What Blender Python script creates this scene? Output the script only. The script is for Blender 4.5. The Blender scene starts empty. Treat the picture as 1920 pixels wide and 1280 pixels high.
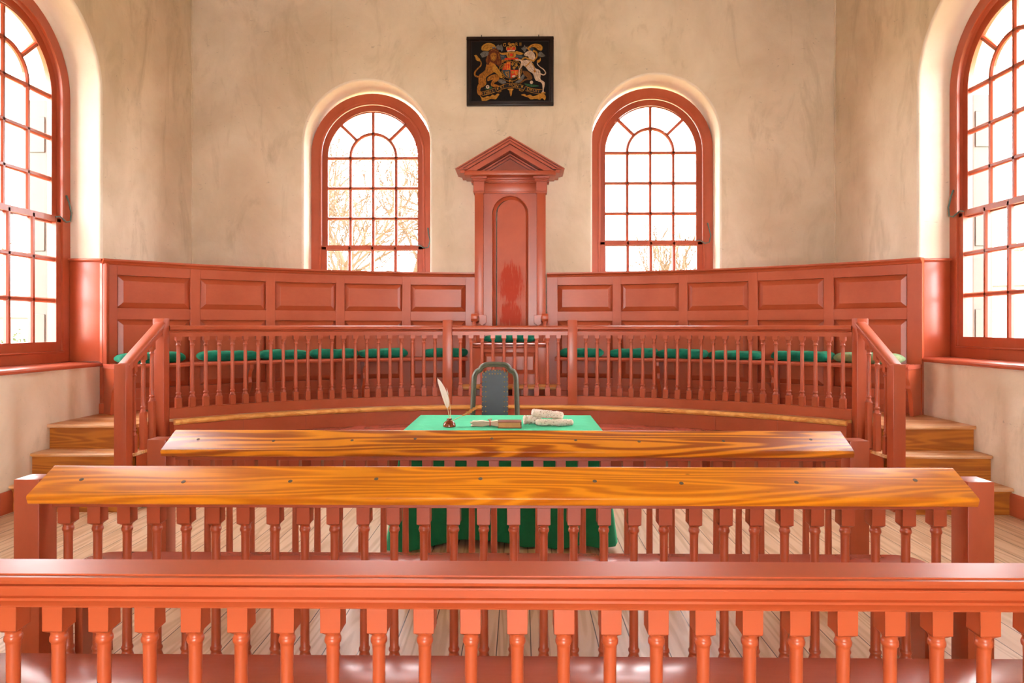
import bpy, bmesh, math, random
from mathutils import Vector, Matrix, noise
from mathutils.geometry import tessellate_polygon
PI = math.pi
S = bpy.context.scene
COL = S.collection
random.seed(7)

# ------------------------------------------------------------------ materials
class N:
    """small node-graph helper"""
    def __init__(self, name):
        self.m = bpy.data.materials.new(name)
        self.m.use_nodes = True
        self.t = self.m.node_tree
        self.b = self.t.nodes['Principled BSDF']
        self.tc = self.t.nodes.new('ShaderNodeTexCoord')
    def new(self, typ, **kw):
        n = self.t.nodes.new(typ)
        for k, v in kw.items():
            setattr(n, k, v)
        return n
    def link(self, a, b):
        self.t.links.new(a, b)
    def coords(self, scale=(1, 1, 1), loc=(0, 0, 0), src='Object'):
        mp = self.new('ShaderNodeMapping')
        mp.inputs['Scale'].default_value = scale
        mp.inputs['Location'].default_value = loc
        self.link(self.tc.outputs[src], mp.inputs['Vector'])
        return mp.outputs['Vector']
    def noise(self, vec, scale=5, detail=4, rough=0.5, dist=0.0):
        n = self.new('ShaderNodeTexNoise')
        self.link(vec, n.inputs['Vector'])
        n.inputs['Scale'].default_value = scale
        n.inputs['Detail'].default_value = detail
        n.inputs['Roughness'].default_value = rough
        n.inputs['Distortion'].default_value = dist
        return n.outputs['Fac']
    def ramp(self, fac, stops):
        r = self.new('ShaderNodeValToRGB')
        e = r.color_ramp.elements
        while len(e) < len(stops):
            e.new(0.5)
        for i, (p, c) in enumerate(stops):
            e[i].position = p
            e[i].color = (c, c, c, 1) if isinstance(c, (int, float)) else (*c, 1)
        self.link(fac, r.inputs['Fac'])
        return r.outputs['Color']
    def math(self, op, a, b=None, c=None):
        n = self.new('ShaderNodeMath', operation=op)
        for i, v in enumerate((a, b, c)):
            if v is None:
                continue
            if isinstance(v, (int, float)):
                n.inputs[i].default_value = v
            else:
                self.link(v, n.inputs[i])
        return n.outputs[0]
    def mix(self, fac, a, b, blend='MIX'):
        n = self.new('ShaderNodeMix', data_type='RGBA', blend_type=blend)
        for s, v in ((n.inputs[0], fac), (n.inputs[6], a), (n.inputs[7], b)):
            if isinstance(v, (int, float)):
                s.default_value = v
            elif isinstance(v, tuple):
                s.default_value = (*v, 1)
            else:
                self.link(v, s)
        return n.outputs[2]
    def color(self, v):
        if isinstance(v, tuple):
            self.b.inputs['Base Color'].default_value = (*v, 1)
        else:
            self.link(v, self.b.inputs['Base Color'])
    def rough(self, v):
        if isinstance(v, (int, float)):
            self.b.inputs['Roughness'].default_value = v
        else:
            self.link(v, self.b.inputs['Roughness'])
    def spec(self, v):
        self.b.inputs['Specular IOR Level'].default_value = v
    def bump(self, h, strength=0.2, dist=0.01):
        n = self.new('ShaderNodeBump')
        n.inputs['Strength'].default_value = strength
        n.inputs['Distance'].default_value = dist
        self.link(h, n.inputs['Height'])
        self.link(n.outputs[0], self.b.inputs['Normal'])

def plain(name, col, rough=0.5, metal=0.0, spec=0.5, var=0.12, scale=6.0):
    n = N(name)
    f = n.noise(n.coords(), scale, 5, 0.6)
    n.color(n.mix(f, tuple(c*(1-var) for c in col), tuple(min(1, c*(1+var)) for c in col)))
    n.rough(rough); n.spec(spec)
    n.b.inputs['Metallic'].default_value = metal
    return n.m

def painted(name, a, b, grain=(2, 2, 14), r0=0.29, r1=0.36, spec=0.6):
    """old oil paint over planed boards: two close reds, faint brush streaks, worn sheen"""
    n = N(name)
    cl = n.noise(n.coords(), 1.7, 6, 0.6, 0.3)
    st = n.noise(n.coords(grain), 3.0, 6, 0.65)
    f = n.math('ADD', n.math('MULTIPLY', cl, 0.8), n.math('MULTIPLY', st, 0.2))
    n.color(n.mix(n.ramp(f, [(0.36, 0.0), (0.64, 1.0)]), a, b))
    n.rough(n.ramp(cl, [(0.3, r0), (0.7, r1)]))
    n.spec(spec)
    return n.m

def wood(name, light, dark, axis='x', r0=0.25, r1=0.4, rings=26.0, worn=None, spec=0.5, fine=1.0, bands=0.55):
    """varnished pine: stretched noise contours give the grain"""
    n = N(name)
    k = {'x': (0.55, 7, 7), 'y': (7, 0.55, 7), 'z': (7, 7, 0.55)}[axis]
    base = n.noise(n.coords(k), 0.8, 2, 0.45, 0.25)
    ring = n.math('SINE', n.math('MULTIPLY', base, rings*PI))
    ring = n.math('ADD', n.math('MULTIPLY', ring, 0.5), 0.5)
    k2 = tuple(v*(3 if v < 1 else 6*fine) for v in k)
    fib = n.noise(n.coords(k2), 2.4, 5, 0.7)
    cl = n.noise(n.coords((1.3, 1.3, 1.3)), 1.2, 4, 0.55)
    f = n.math('ADD', n.math('MULTIPLY', n.math('POWER', ring, 1.6), bands), n.math('MULTIPLY', fib, 1.0-bands))
    c = n.mix(n.ramp(f, [(0.22, 1.0), (0.62, 0.0)]), light, dark)
    c = n.mix(n.math('MULTIPLY', n.ramp(cl, [(0.5, 0.0), (0.78, 1.0)]), 0.45), c, tuple(v*0.5 for v in dark))
    if worn:
        w = n.ramp(n.noise(n.coords((0.8, 5, 5)), 1.6, 5, 0.6), [(0.44, 0.0), (0.62, 1.0)])
        c = n.mix(n.math('MULTIPLY', w, 0.7), c, worn)
    vo = n.new('ShaderNodeTexVoronoi'); n.link(n.coords((1.6, 5, 5)), vo.inputs['Vector']); vo.inputs['Scale'].default_value = 2.2
    kn = n.ramp(vo.outputs['Distance'], [(0.02, 1.0), (0.05, 0.0)])
    c = n.mix(n.math('MULTIPLY', kn, 0.7), c, (0.07, 0.03, 0.015))
    n.color(c)
    n.rough(n.ramp(fib, [(0.3, r0), (0.7, r1)])); n.spec(spec)
    n.bump(fib, 0.08, 0.002)
    return n.m

M = {}
RED_A, RED_B = (0.355, 0.061, 0.022), (0.43, 0.085, 0.032)
M['red'] = painted('red_paint', RED_A, RED_B, (14, 14, 2))
M['redx'] = painted('red_paint_rails', RED_A, RED_B, (2, 14, 14))
M['redseat'] = painted('red_paint_seat', (0.40, 0.078, 0.042), (0.50, 0.115, 0.07), (3, 26, 26), 0.19, 0.262, 0.8)
M['redfront'] = painted('red_paint_front_rail', (0.45, 0.078, 0.022), (0.51, 0.100, 0.030), (2, 14, 14), 0.30, 0.38)
M['desk'] = wood('varnished_pine_desk', (0.88, 0.33, 0.013), (0.56, 0.15, 0.006), 'x', 0.29, 0.38, 34, None, 0.5, 1.6, 0.4)
M['desk2'] = wood('grainy_pine_desk', (0.86, 0.33, 0.018), (0.38, 0.085, 0.005), 'x', 0.29, 0.38, 24, None, 0.5, 1.4, 0.62)
M['nosing'] = wood('pale_pine_nosing', (0.80, 0.42, 0.12), (0.62, 0.25, 0.05), 'x', 0.3, 0.45, 16, None, 0.5, 1.0, 0.35)
M['tread'] = wood('worn_pine_tread', (0.66, 0.31, 0.09), (0.46, 0.17, 0.035), 'x', 0.3, 0.45, 30, (0.80, 0.57, 0.37))
M['riser'] = wood('brown_pine_riser', (0.46, 0.155, 0.016), (0.28, 0.075, 0.008), 'x', 0.30, 0.45, 30, None, 0.5, 1.4, 0.4)

def mk_floor():
    n = N('old_pine_floorboards')
    sx = n.new('ShaderNodeSeparateXYZ'); n.link(n.tc.outputs['Object'], sx.inputs[0])
    u = n.math('MULTIPLY', sx.outputs[0], 1/0.165)
    fl = n.math('FLOOR', u); fr = n.math('FRACT', u)
    wn = n.new('ShaderNodeTexWhiteNoise', noise_dimensions='1D'); n.link(fl, wn.inputs['W'])
    cmb = n.new('ShaderNodeCombineXYZ')
    n.link(n.math('MULTIPLY', sx.outputs[0], 8.0), cmb.inputs[0])
    n.link(n.math('MULTIPLY', sx.outputs[1], 0.55), cmb.inputs[1])
    n.link(n.math('MULTIPLY', wn.outputs['Value'], 40.0), cmb.inputs[2])
    v = cmb.outputs[0]
    base = n.noise(v, 0.8, 2, 0.45, 0.3)
    ring = n.math('ADD', n.math('MULTIPLY', n.math('SINE', n.math('MULTIPLY', base, 60.0)), 0.5), 0.5)
    fib = n.noise(v, 9, 4, 0.7)
    f = n.math('ADD', n.math('MULTIPLY', ring, 0.5), n.math('MULTIPLY', fib, 0.5))
    c = n.mix(n.ramp(f, [(0.25, 0.0), (0.6, 1.0)]), (0.56, 0.37, 0.21), (0.74, 0.55, 0.38))
    c = n.mix(n.math('MULTIPLY', wn.outputs['Value'], 0.45), c, (0.64, 0.44, 0.27))
    gap = n.math('MULTIPLY', n.math('LESS_THAN', n.math('ABSOLUTE', n.math('SUBTRACT', fr, 0.5)), 0.485), 1.0)
    c = n.mix(gap, (0.06, 0.03, 0.015), c)
    n.color(c); n.rough(n.ramp(fib, [(0.3, 0.3), (0.7, 0.5)])); n.spec(0.4)
    n.bump(n.math('ADD', n.math('MULTIPLY', gap, 0.6), n.math('MULTIPLY', fib, 0.2)), 0.3, 0.004)
    return n.m
M['floor'] = mk_floor()

def mk_plaster(name, a, b, stain, amount=0.5):
    n = N(name)
    big = n.noise(n.coords(), 0.9, 6, 0.62, 0.4)
    mid = n.noise(n.coords((1, 1, 0.35)), 3.2, 7, 0.65, 0.8)
    fine = n.noise(n.coords(), 24, 5, 0.7)
    c = n.mix(n.ramp(big, [(0.34, 0.0), (0.66, 1.0)]), a, b)
    s = n.math('MULTIPLY', n.ramp(mid, [(0.52, 0.0), (0.74, 1.0)]), amount)
    c = n.mix(s, c, stain)
    scr = n.noise(n.coords((1, 1, 2.2)), 7, 3, 0.5, 2.5)
    c = n.mix(n.math('MULTIPLY', n.ramp(scr, [(0.70, 0.0), (0.74, 1.0)]), 0.35), c, (0.22, 0.19, 0.16))
    n.color(c); n.rough(0.75); n.spec(0.25)
    n.bump(n.math('ADD', n.math('MULTIPLY', mid, 0.7), n.math('MULTIPLY', fine, 0.3)), 0.25, 0.02)
    return n.m
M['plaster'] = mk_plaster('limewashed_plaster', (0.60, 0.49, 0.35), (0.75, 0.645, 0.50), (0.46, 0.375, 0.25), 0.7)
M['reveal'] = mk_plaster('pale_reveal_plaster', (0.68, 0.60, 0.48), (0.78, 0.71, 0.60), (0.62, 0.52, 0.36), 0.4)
M['ceil'] = plain('ceiling_plaster', (0.40, 0.33, 0.25), 0.8)

def mk_velvet(name, a, b, sheen):
    n = N(name)
    f = n.noise(n.coords(), 9, 5, 0.6, 0.6)
    n.color(n.mix(n.ramp(f, [(0.35, 0.0), (0.65, 1.0)]), a, b))
    n.rough(0.8); n.spec(0.2)
    n.b.inputs['Sheen Weight'].default_value = sheen
    n.b.inputs['Sheen Tint'].default_value = (0.16, 0.85, 0.48, 1)
    n.bump(f, 0.3, 0.01)
    return n.m
M['velvet'] = mk_velvet('green_velvet', (0.0, 0.085, 0.05), (0.005, 0.16, 0.095), 0.35)
M['velvet_faded'] = mk_velvet('faded_green_velvet', (0.10, 0.19, 0.09), (0.30, 0.34, 0.17), 0.3)
M['baize'] = mk_velvet('green_baize', (0.004, 0.125, 0.048), (0.007, 0.155, 0.06), 0.9)
M['leather'] = plain('blue_black_leather', (0.014, 0.028, 0.040), 0.42, 0, 0.4, 0.3, 14)
M['brass'] = plain('brass', (0.80, 0.52, 0.16), 0.3, 0.9)
M['iron'] = plain('dark_iron', (0.05, 0.055, 0.05), 0.5, 0.6)
M['greenwood'] = painted('worn_green_chair_wood', (0.05, 0.075, 0.055), (0.15, 0.15, 0.10), (9, 9, 1.2), 0.30, 0.42)
M['brownbook'] = plain('brown_leather', (0.28, 0.075, 0.025), 0.45, 0, 0.5, 0.3, 12)
M['pages'] = plain('page_edges', (0.74, 0.42, 0.17), 0.7, 0, 0.2, 0.15, 60)
M['paper'] = plain('cream_paper', (0.90, 0.81, 0.66), 0.7, 0, 0.2, 0.05, 20)
M['ribbon'] = plain('red_ribbon', (0.55, 0.05, 0.04), 0.5)
M['inkwell'] = plain('brown_glazed_pottery', (0.26, 0.055, 0.02), 0.12, 0, 0.7, 0.25, 10)
M['feather'] = plain('white_feather', (0.85, 0.82, 0.74), 0.7, 0, 0.2, 0.05, 30)
M['quill'] = plain('quill_shaft', (0.72, 0.60, 0.36), 0.45)
M['brownfeather'] = plain('brown_feather', (0.55, 0.24, 0.06), 0.65, 0, 0.2, 0.3, 40)
M['nail'] = plain('dull_nail_head', (0.16, 0.13, 0.10), 0.5, 0.4)
M['hook'] = plain('verdigris_iron', (0.10, 0.17, 0.15), 0.4, 0.5)
M['black'] = plain('black_panel', (0.006, 0.005, 0.005), 0.5, 0, 0.12, 0.2, 4)
M['frame'] = plain('dark_frame', (0.014, 0.007, 0.005), 0.35, 0, 0.3)
def mk_speckled():
    n = N('speckled_cream_cloth')
    sp = n.noise(n.coords(), 130, 2, 0.5)
    cl = n.noise(n.coords(), 18, 4, 0.6)
    c = n.mix(cl, (0.86, 0.74, 0.62), (0.95, 0.88, 0.80))
    c = n.mix(n.ramp(sp, [(0.60, 0.0), (0.68, 1.0)]), c, (0.32, 0.16, 0.10))
    n.color(c); n.rough(0.85); n.spec(0.15); n.bump(cl, 0.4, 0.006)
    return n.m
M['speckled'] = mk_speckled()
def mk_glass():
    n = N('old_window_glass')
    t = n.t
    tr = n.new('ShaderNodeBsdfTransparent'); tr.inputs[0].default_value = (0.97, 0.96, 0.975, 1)
    gl = n.new('ShaderNodeBsdfGlossy'); gl.inputs['Roughness'].default_value = 0.03
    fr = n.new('ShaderNodeFresnel'); fr.inputs[0].default_value = 1.35
    mx = n.new('ShaderNodeMixShader')
    ge = n.new('ShaderNodeNewGeometry')
    n.link(n.math('MULTIPLY', fr.outputs[0], n.math('SUBTRACT', 1.0, ge.outputs['Backfacing'])), mx.inputs[0]); n.link(tr.outputs[0], mx.inputs[1]); n.link(gl.outputs[0], mx.inputs[2])
    n.link(mx.outputs[0], t.nodes['Material Output'].inputs[0])
    return n.m
M['glass'] = mk_glass()
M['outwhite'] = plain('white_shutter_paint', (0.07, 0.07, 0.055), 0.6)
M['ground'] = plain('winter_grass', (0.30, 0.27, 0.14), 0.95, 0, 0.1, 0.3, 0.8)
M['twig'] = plain('bare_bark', (0.10, 0.066, 0.042), 0.9, 0, 0.1, 0.25, 4)
M['evergreen'] = plain('evergreen_leaves', (0.04, 0.055, 0.018), 0.8, 0, 0.2, 0.4, 6)
def mk_brick():
    n = N('red_brick')
    b = n.new('ShaderNodeTexBrick')
    n.link(n.coords((1, 1, 1), (0, 0, 0)), b.inputs['Vector'])
    b.inputs['Color1'].default_value = (0.09, 0.035, 0.025, 1); b.inputs['Color2'].default_value = (0.12, 0.05, 0.035, 1)
    b.inputs['Mortar'].default_value = (0.16, 0.14, 0.12, 1); b.inputs['Scale'].default_value = 3.0
    n.color(b.outputs['Color']); n.rough(0.9)
    return n.m
M['brick'] = mk_brick()
M['roof'] = plain('grey_shingle', (0.20, 0.17, 0.16), 0.9)

# ------------------------------------------------------------------ objects
WL = {}
def wl(o):
    return WL.get(o.name, Vector((0, 0, 0))) if o else Vector((0, 0, 0))
def tag(o, label=None, cat=None, group=None, kind=None):
    if label: o['label'] = label
    if cat: o['category'] = cat
    if group: o['group'] = group
    if kind: o['kind'] = kind
    return o
def thing(name, label, cat, loc=(0, 0, 0), rz=0.0, group=None, kind=None):
    o = bpy.data.objects.new(name, None); COL.objects.link(o)
    o.location = loc; o.rotation_euler = (0, 0, rz)
    o.empty_display_size = 0.1
    WL[o.name] = Vector(loc)
    return tag(o, label, cat, group, kind)
def copy_tree(o, parent=None):
    c = o.copy(); COL.objects.link(c)
    if parent: c.parent = parent
    for ch in list(o.children):
        copy_tree(ch, c)
    return c

class MB:
    def __init__(self):
        self.v = []; self.f = []
    def add(self, vs, fs):
        k = len(self.v)
        self.v += [Vector(p) for p in vs]
        self.f += [tuple(i+k for i in f) for f in fs]
        return self
    def box(self, x0, x1, y0, y1, z0, z1):
        return self.add([(x0, y0, z0), (x1, y0, z0), (x1, y1, z0), (x0, y1, z0), (x0, y0, z1), (x1, y0, z1), (x1, y1, z1), (x0, y1, z1)],
                        [(0, 3, 2, 1), (4, 5, 6, 7), (0, 1, 5, 4), (1, 2, 6, 5), (2, 3, 7, 6), (3, 0, 4, 7)])
    def prism(self, poly, lo, hi, axis='y'):
        """closed polygon (a,b) pushed along an axis: x->(y,z)  y->(x,z)  z->(x,y)"""
        def P(a, b, t):
            return {'x': (t, a, b), 'y': (a, t, b), 'z': (a, b, t)}[axis]
        n = len(poly)
        tris = tessellate_polygon([[Vector((a, b, 0)) for a, b in poly]])
        vs = [P(a, b, lo) for a, b in poly] + [P(a, b, hi) for a, b in poly]
        fs = [tuple(t) for t in tris] + [tuple(i+n for i in reversed(t)) for t in tris]
        fs += [(i, (i+1) % n, n+(i+1) % n, n+i) for i in range(n)]
        return self.add(vs, fs)
    def loft(self, rings, closed_ring=True, cap=True, loop=False):
        n = len(rings[0]); vs = [p for r in rings for p in r]; fs = []
        m = len(rings)
        for i in range(m if loop else m-1):
            j = (i+1) % m
            for k in range(n if closed_ring else n-1):
                l = (k+1) % n
                fs.append((i*n+k, i*n+l, j*n+l, j*n+k))
        if cap and not loop:
            fs.append(tuple(range(n))); fs.append(tuple((m-1)*n+k for k in reversed(range(n))))
        return self.add(vs, fs)
    def lathe(self, prof, cx=0, cy=0, seg=14, cz=0):
        return self.loft([[(cx+r*math.cos(2*PI*k/seg), cy+r*math.sin(2*PI*k/seg), cz+z) for k in range(seg)] for r, z in prof])
    def tube(self, pts, rad, seg=8):
        pts = [Vector(p) for p in pts]; n = len(pts)
        if isinstance(rad, (int, float)): rad = [rad]*n
        rings = []; up = Vector((0.13, 0.29, 0.95)).normalized()
        d0 = None
        for i, p in enumerate(pts):
            d = (pts[min(i+1, n-1)]-pts[max(i-1, 0)]).normalized()
            if d0 is None:
                a = d.cross(up)
                if a.length < 1e-3: a = d.cross(Vector((1, 0, 0)))
                a.normalize()
            else:
                a = (a-d*a.dot(d)).normalized()
            b = d.cross(a); d0 = d
            rings.append([p+(a*math.cos(2*PI*k/seg)+b*math.sin(2*PI*k/seg))*rad[i] for k in range(seg)])
        return self.loft(rings)
    def arc(self, R, cy, a0, a1, prof, n=None):
        """closed profile (dr,z) carried round a vertical axis at (0,cy); angle from +Y towards +X"""
        n = n or max(1, int(abs(a1-a0)/0.03)+1)
        rings = []
        for i in range(n+1):
            a = a0+(a1-a0)*i/n
            rings.append([((R+dr)*math.sin(a), cy+(R+dr)*math.cos(a), z) for dr, z in prof])
        return self.loft(rings)
    def xf(self, mat):
        self.v = [mat @ p for p in self.v]; return self
    def build(self, name, mat, parent=None, bevel=0.0, bseg=2, smooth=38, local=False, origin=None):
        off = Vector((0, 0, 0)) if local else wl(parent)
        if origin is not None: off = Vector(origin)
        bm = bmesh.new()
        vs = [bm.verts.new(p-off) for p in self.v]
        for f in self.f:
            try: bm.faces.new([vs[i] for i in f])
            except ValueError: pass
        bmesh.ops.remove_doubles(bm, verts=bm.verts, dist=1e-5)
        bmesh.ops.recalc_face_normals(bm, faces=bm.faces)
        if bevel > 0:
            es = [e for e in bm.edges if len(e.link_faces) == 2 and e.calc_face_angle(0) > 0.6]
            bmesh.ops.bevel(bm, geom=es, offset=bevel, offset_type='OFFSET', segments=bseg, profile=0.5, affect='EDGES', clamp_overlap=True)
        for f in bm.faces: f.smooth = True
        for e in bm.edges:
            if len(e.link_faces) != 2 or e.calc_face_angle(0) > math.radians(smooth): e.smooth = False
        me = bpy.data.meshes.new(name); bm.to_mesh(me); bm.free()
        me.materials.append(mat)
        o = bpy.data.objects.new(name, me); COL.objects.link(o)
        if parent:
            o.parent = parent
            WL[o.name] = wl(parent)
        if origin is not None and not parent:
            o.location = origin
        return o
def link_copy(src, name, parent, loc=(0, 0, 0), rz=0.0, scale=None):
    """another object on the same mesh (a repeated part)"""
    o = bpy.data.objects.new(name, src.data); COL.objects.link(o)
    o.parent = parent; o.location = loc; o.rotation_euler = (0, 0, rz)
    if scale: o.scale = scale
    return o
def pol(R, cy, a, z):
    return ((R*math.sin(a)), cy+R*math.cos(a), z)
# ------------------------------------------------------------------ room shell (metres; camera looks along +Y)
XW, YB, YR, ZC = 4.17, 8.85, -4.5, 6.1
TH = 0.72                                    # wall thickness
WHW = 0.823                                  # half width of a window opening
SPR = 3.93                                   # spring line of the plaster arch
SILL = 1.17
def arch_path(hw, zs, zb, n=28):
    p = [(-hw, zb)]
    p += [(-hw*math.cos(PI*i/n), zs+hw*math.sin(PI*i/n)) for i in range(n+1)]
    p += [(hw, zb)]
    return p
def wall_with_windows(name, L0, L1, z0, z1, wins, label, mapf):
    """wall in local (u along, d outwards, z); mapf turns that into the world"""
    mb = MB()
    outer = [Vector((L0, z0, 0)), Vector((L1, z0, 0)), Vector((L1, z1, 0)), Vector((L0, z1, 0))]
    rnd = 0.028
    for depth, grow in ((0.0, rnd), (TH, 0.0)):
        loops = [outer]
        for (c, dz) in wins:
            loops.append([Vector((c+x, z+dz, 0)) for x, z in arch_path(WHW+grow, SPR, SILL-grow)])
        flat = [p for l in loops for p in l]
        tris = tessellate_polygon(loops)
        mb.add([mapf(p.x, depth, p.y) for p in flat], [tuple(t) for t in tris])
    for (a, b) in ((0, 1), (1, 2), (2, 3), (3, 0)):
        p, q = outer[a], outer[b]
        mb.add([mapf(p.x, 0, p.y), mapf(q.x, 0, q.y), mapf(q.x, TH, q.y), mapf(p.x, TH, p.y)], [(0, 1, 2, 3)])
    o = mb.build(name, M['plaster'])
    tag(o, label, 'wall', kind='structure')
    rv = MB()
    for (c, dz) in wins:
        rings = []
        for depth, grow in ((0.0, rnd), (0.004, rnd*0.55), (0.012, rnd*0.2), (0.03, 0.0), (TH, 0.0)):
            rings.append([mapf(c+x, depth, z+dz) for x, z in arch_path(WHW+grow, SPR, SILL-grow)])
        rv.loft(rings, True, False)
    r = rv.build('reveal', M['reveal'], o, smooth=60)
    return o
back = lambda u, d, z: (u, YB+d, z)
left = lambda u, d, z: (-XW-d, u, z)
right = lambda u, d, z: (XW+d, u, z)
CW = [(-1.883, 0.0), (1.866, 0.06)]
CL, CR = (6.10, 0.0), (6.19, 0.05)
wall_with_windows('wall_back', -XW-0.0, XW+0.0, 0, ZC, CW, 'stained cream plaster end wall with two arched windows above the panelling', back)
wall_with_windows('wall_left', YR, YB, 0, ZC, [CL], 'cream plaster side wall on the left with a tall arched window', left)
wall_with_windows('wall_right', YR, YB, 0, ZC, [CR], 'cream plaster side wall on the right with a tall arched window', right)
# wall behind the viewer: its arched doorway is added, sized to let fill light in
rw = MB()
outer = [Vector((-XW-TH, 0, 0)), Vector((XW+TH, 0, 0)), Vector((XW+TH, ZC, 0)), Vector((-XW-TH, ZC, 0))]
loops = [outer]
for c, hw, zs, zb in ((0.0, 1.05, 2.75, 0.01),):
    loops.append([Vector((c+x, z, 0)) for x, z in arch_path(hw, zs, zb)])
flat = [p for l in loops for p in l]
tris = tessellate_polygon(loops)
for y in (YR, YR-0.5):
    rw.add([(p.x, y, p.y) for p in flat], [tuple(t) for t in tris])
for l in loops:
    rw.loft([[(p.x, YR, p.y) for p in l], [(p.x, YR-0.5, p.y) for p in l]], True, False)
tag(rw.build('wall_front', M['plaster']), 'plaster wall behind the viewer with an arched doorway added to let daylight in', 'wall', kind='structure')
tag(MB().box(-XW-TH, XW+TH, YR-0.5, YB+TH, -0.12, 0).build('floor', M['floor']), 'worn pale pine floorboards running towards the end wall', 'floor', kind='structure')
tag(MB().box(-XW-TH, XW+TH, YR-0.5, YB+TH, ZC, ZC+0.12).build('ceiling', M['ceil']), 'plain plaster ceiling above the courtroom', 'ceiling', kind='structure')
for s, nm in ((-1, 'left'), (1, 'right')):
    m = MB().prism([(0, 0), (s*0.022, 0), (s*0.022, 0.155), (s*0.014, 0.172), (s*0.008, 0.182), (0, 0.182)], YR, 5.70, 'y')
    m.xf(Matrix.Translation((s*XW, 0, 0)) @ Matrix.Scale(-1, 4, (1, 0, 0)))
    tag(m.build('baseboard_'+nm, M['redx']), 'red baseboard along the %s side wall up to the wooden steps' % nm, 'baseboard', kind='structure')
# thin plaster bead down the two inner corners
for s, nm in ((-1, 1), (1, 2)):
    pts = [(s*(XW-0.006+0.006*noise.noise((0, 0, z*3))), YB-0.006, z) for z in [2.2+i*0.1 for i in range(39)]]
    tag(MB().tube(pts, 0.012, 6).build('trim_%d' % nm, M['plaster']), 'rounded plaster bead in the %s corner of the end wall' % ('left' if s < 0 else 'right'), 'trim', kind='structure')

# ------------------------------------------------------------------ windows
ZS, GP, GH = 3.84, 0.309, 0.409              # sash spring line, pane pitch across, pane pitch up
GW = 0.6125                                  # half width of the glazed area
def ring_arch(mb, ro, ri, y0, y1, zs, zb, n=28):
    a, b = arch_path(ro, zs, zb, n), arch_path(ri, zs, zb, n)
    rings = [[(xa, y0, za), (xb, y0, zb_), (xb, y1, zb_), (xa, y1, za)] for (xa, za), (xb, zb_) in zip(a, b)]
    mb.loft(rings)
def bar(mb, p, q, w, y0, y1):
    (x0, z0), (x1, z1) = p, q
    dx, dz = x1-x0, z1-z0; l = math.hypot(dx, dz); nx, nz = -dz/l*w/2, dx/l*w/2
    # moulded glazing bar: narrow face to the room, wider behind
    def sec(x, z):
        k = 0.55
        return [(x+nx*k, y0, z+nz*k), (x-nx*k, y0, z-nz*k), (x-nx, y0+0.016, z-nz), (x-nx, y1, z-nz), (x+nx, y1, z+nz), (x+nx, y0+0.016, z+nz)]
    mb.loft([sec(x0, z0), sec(x1, z1)])
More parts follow.
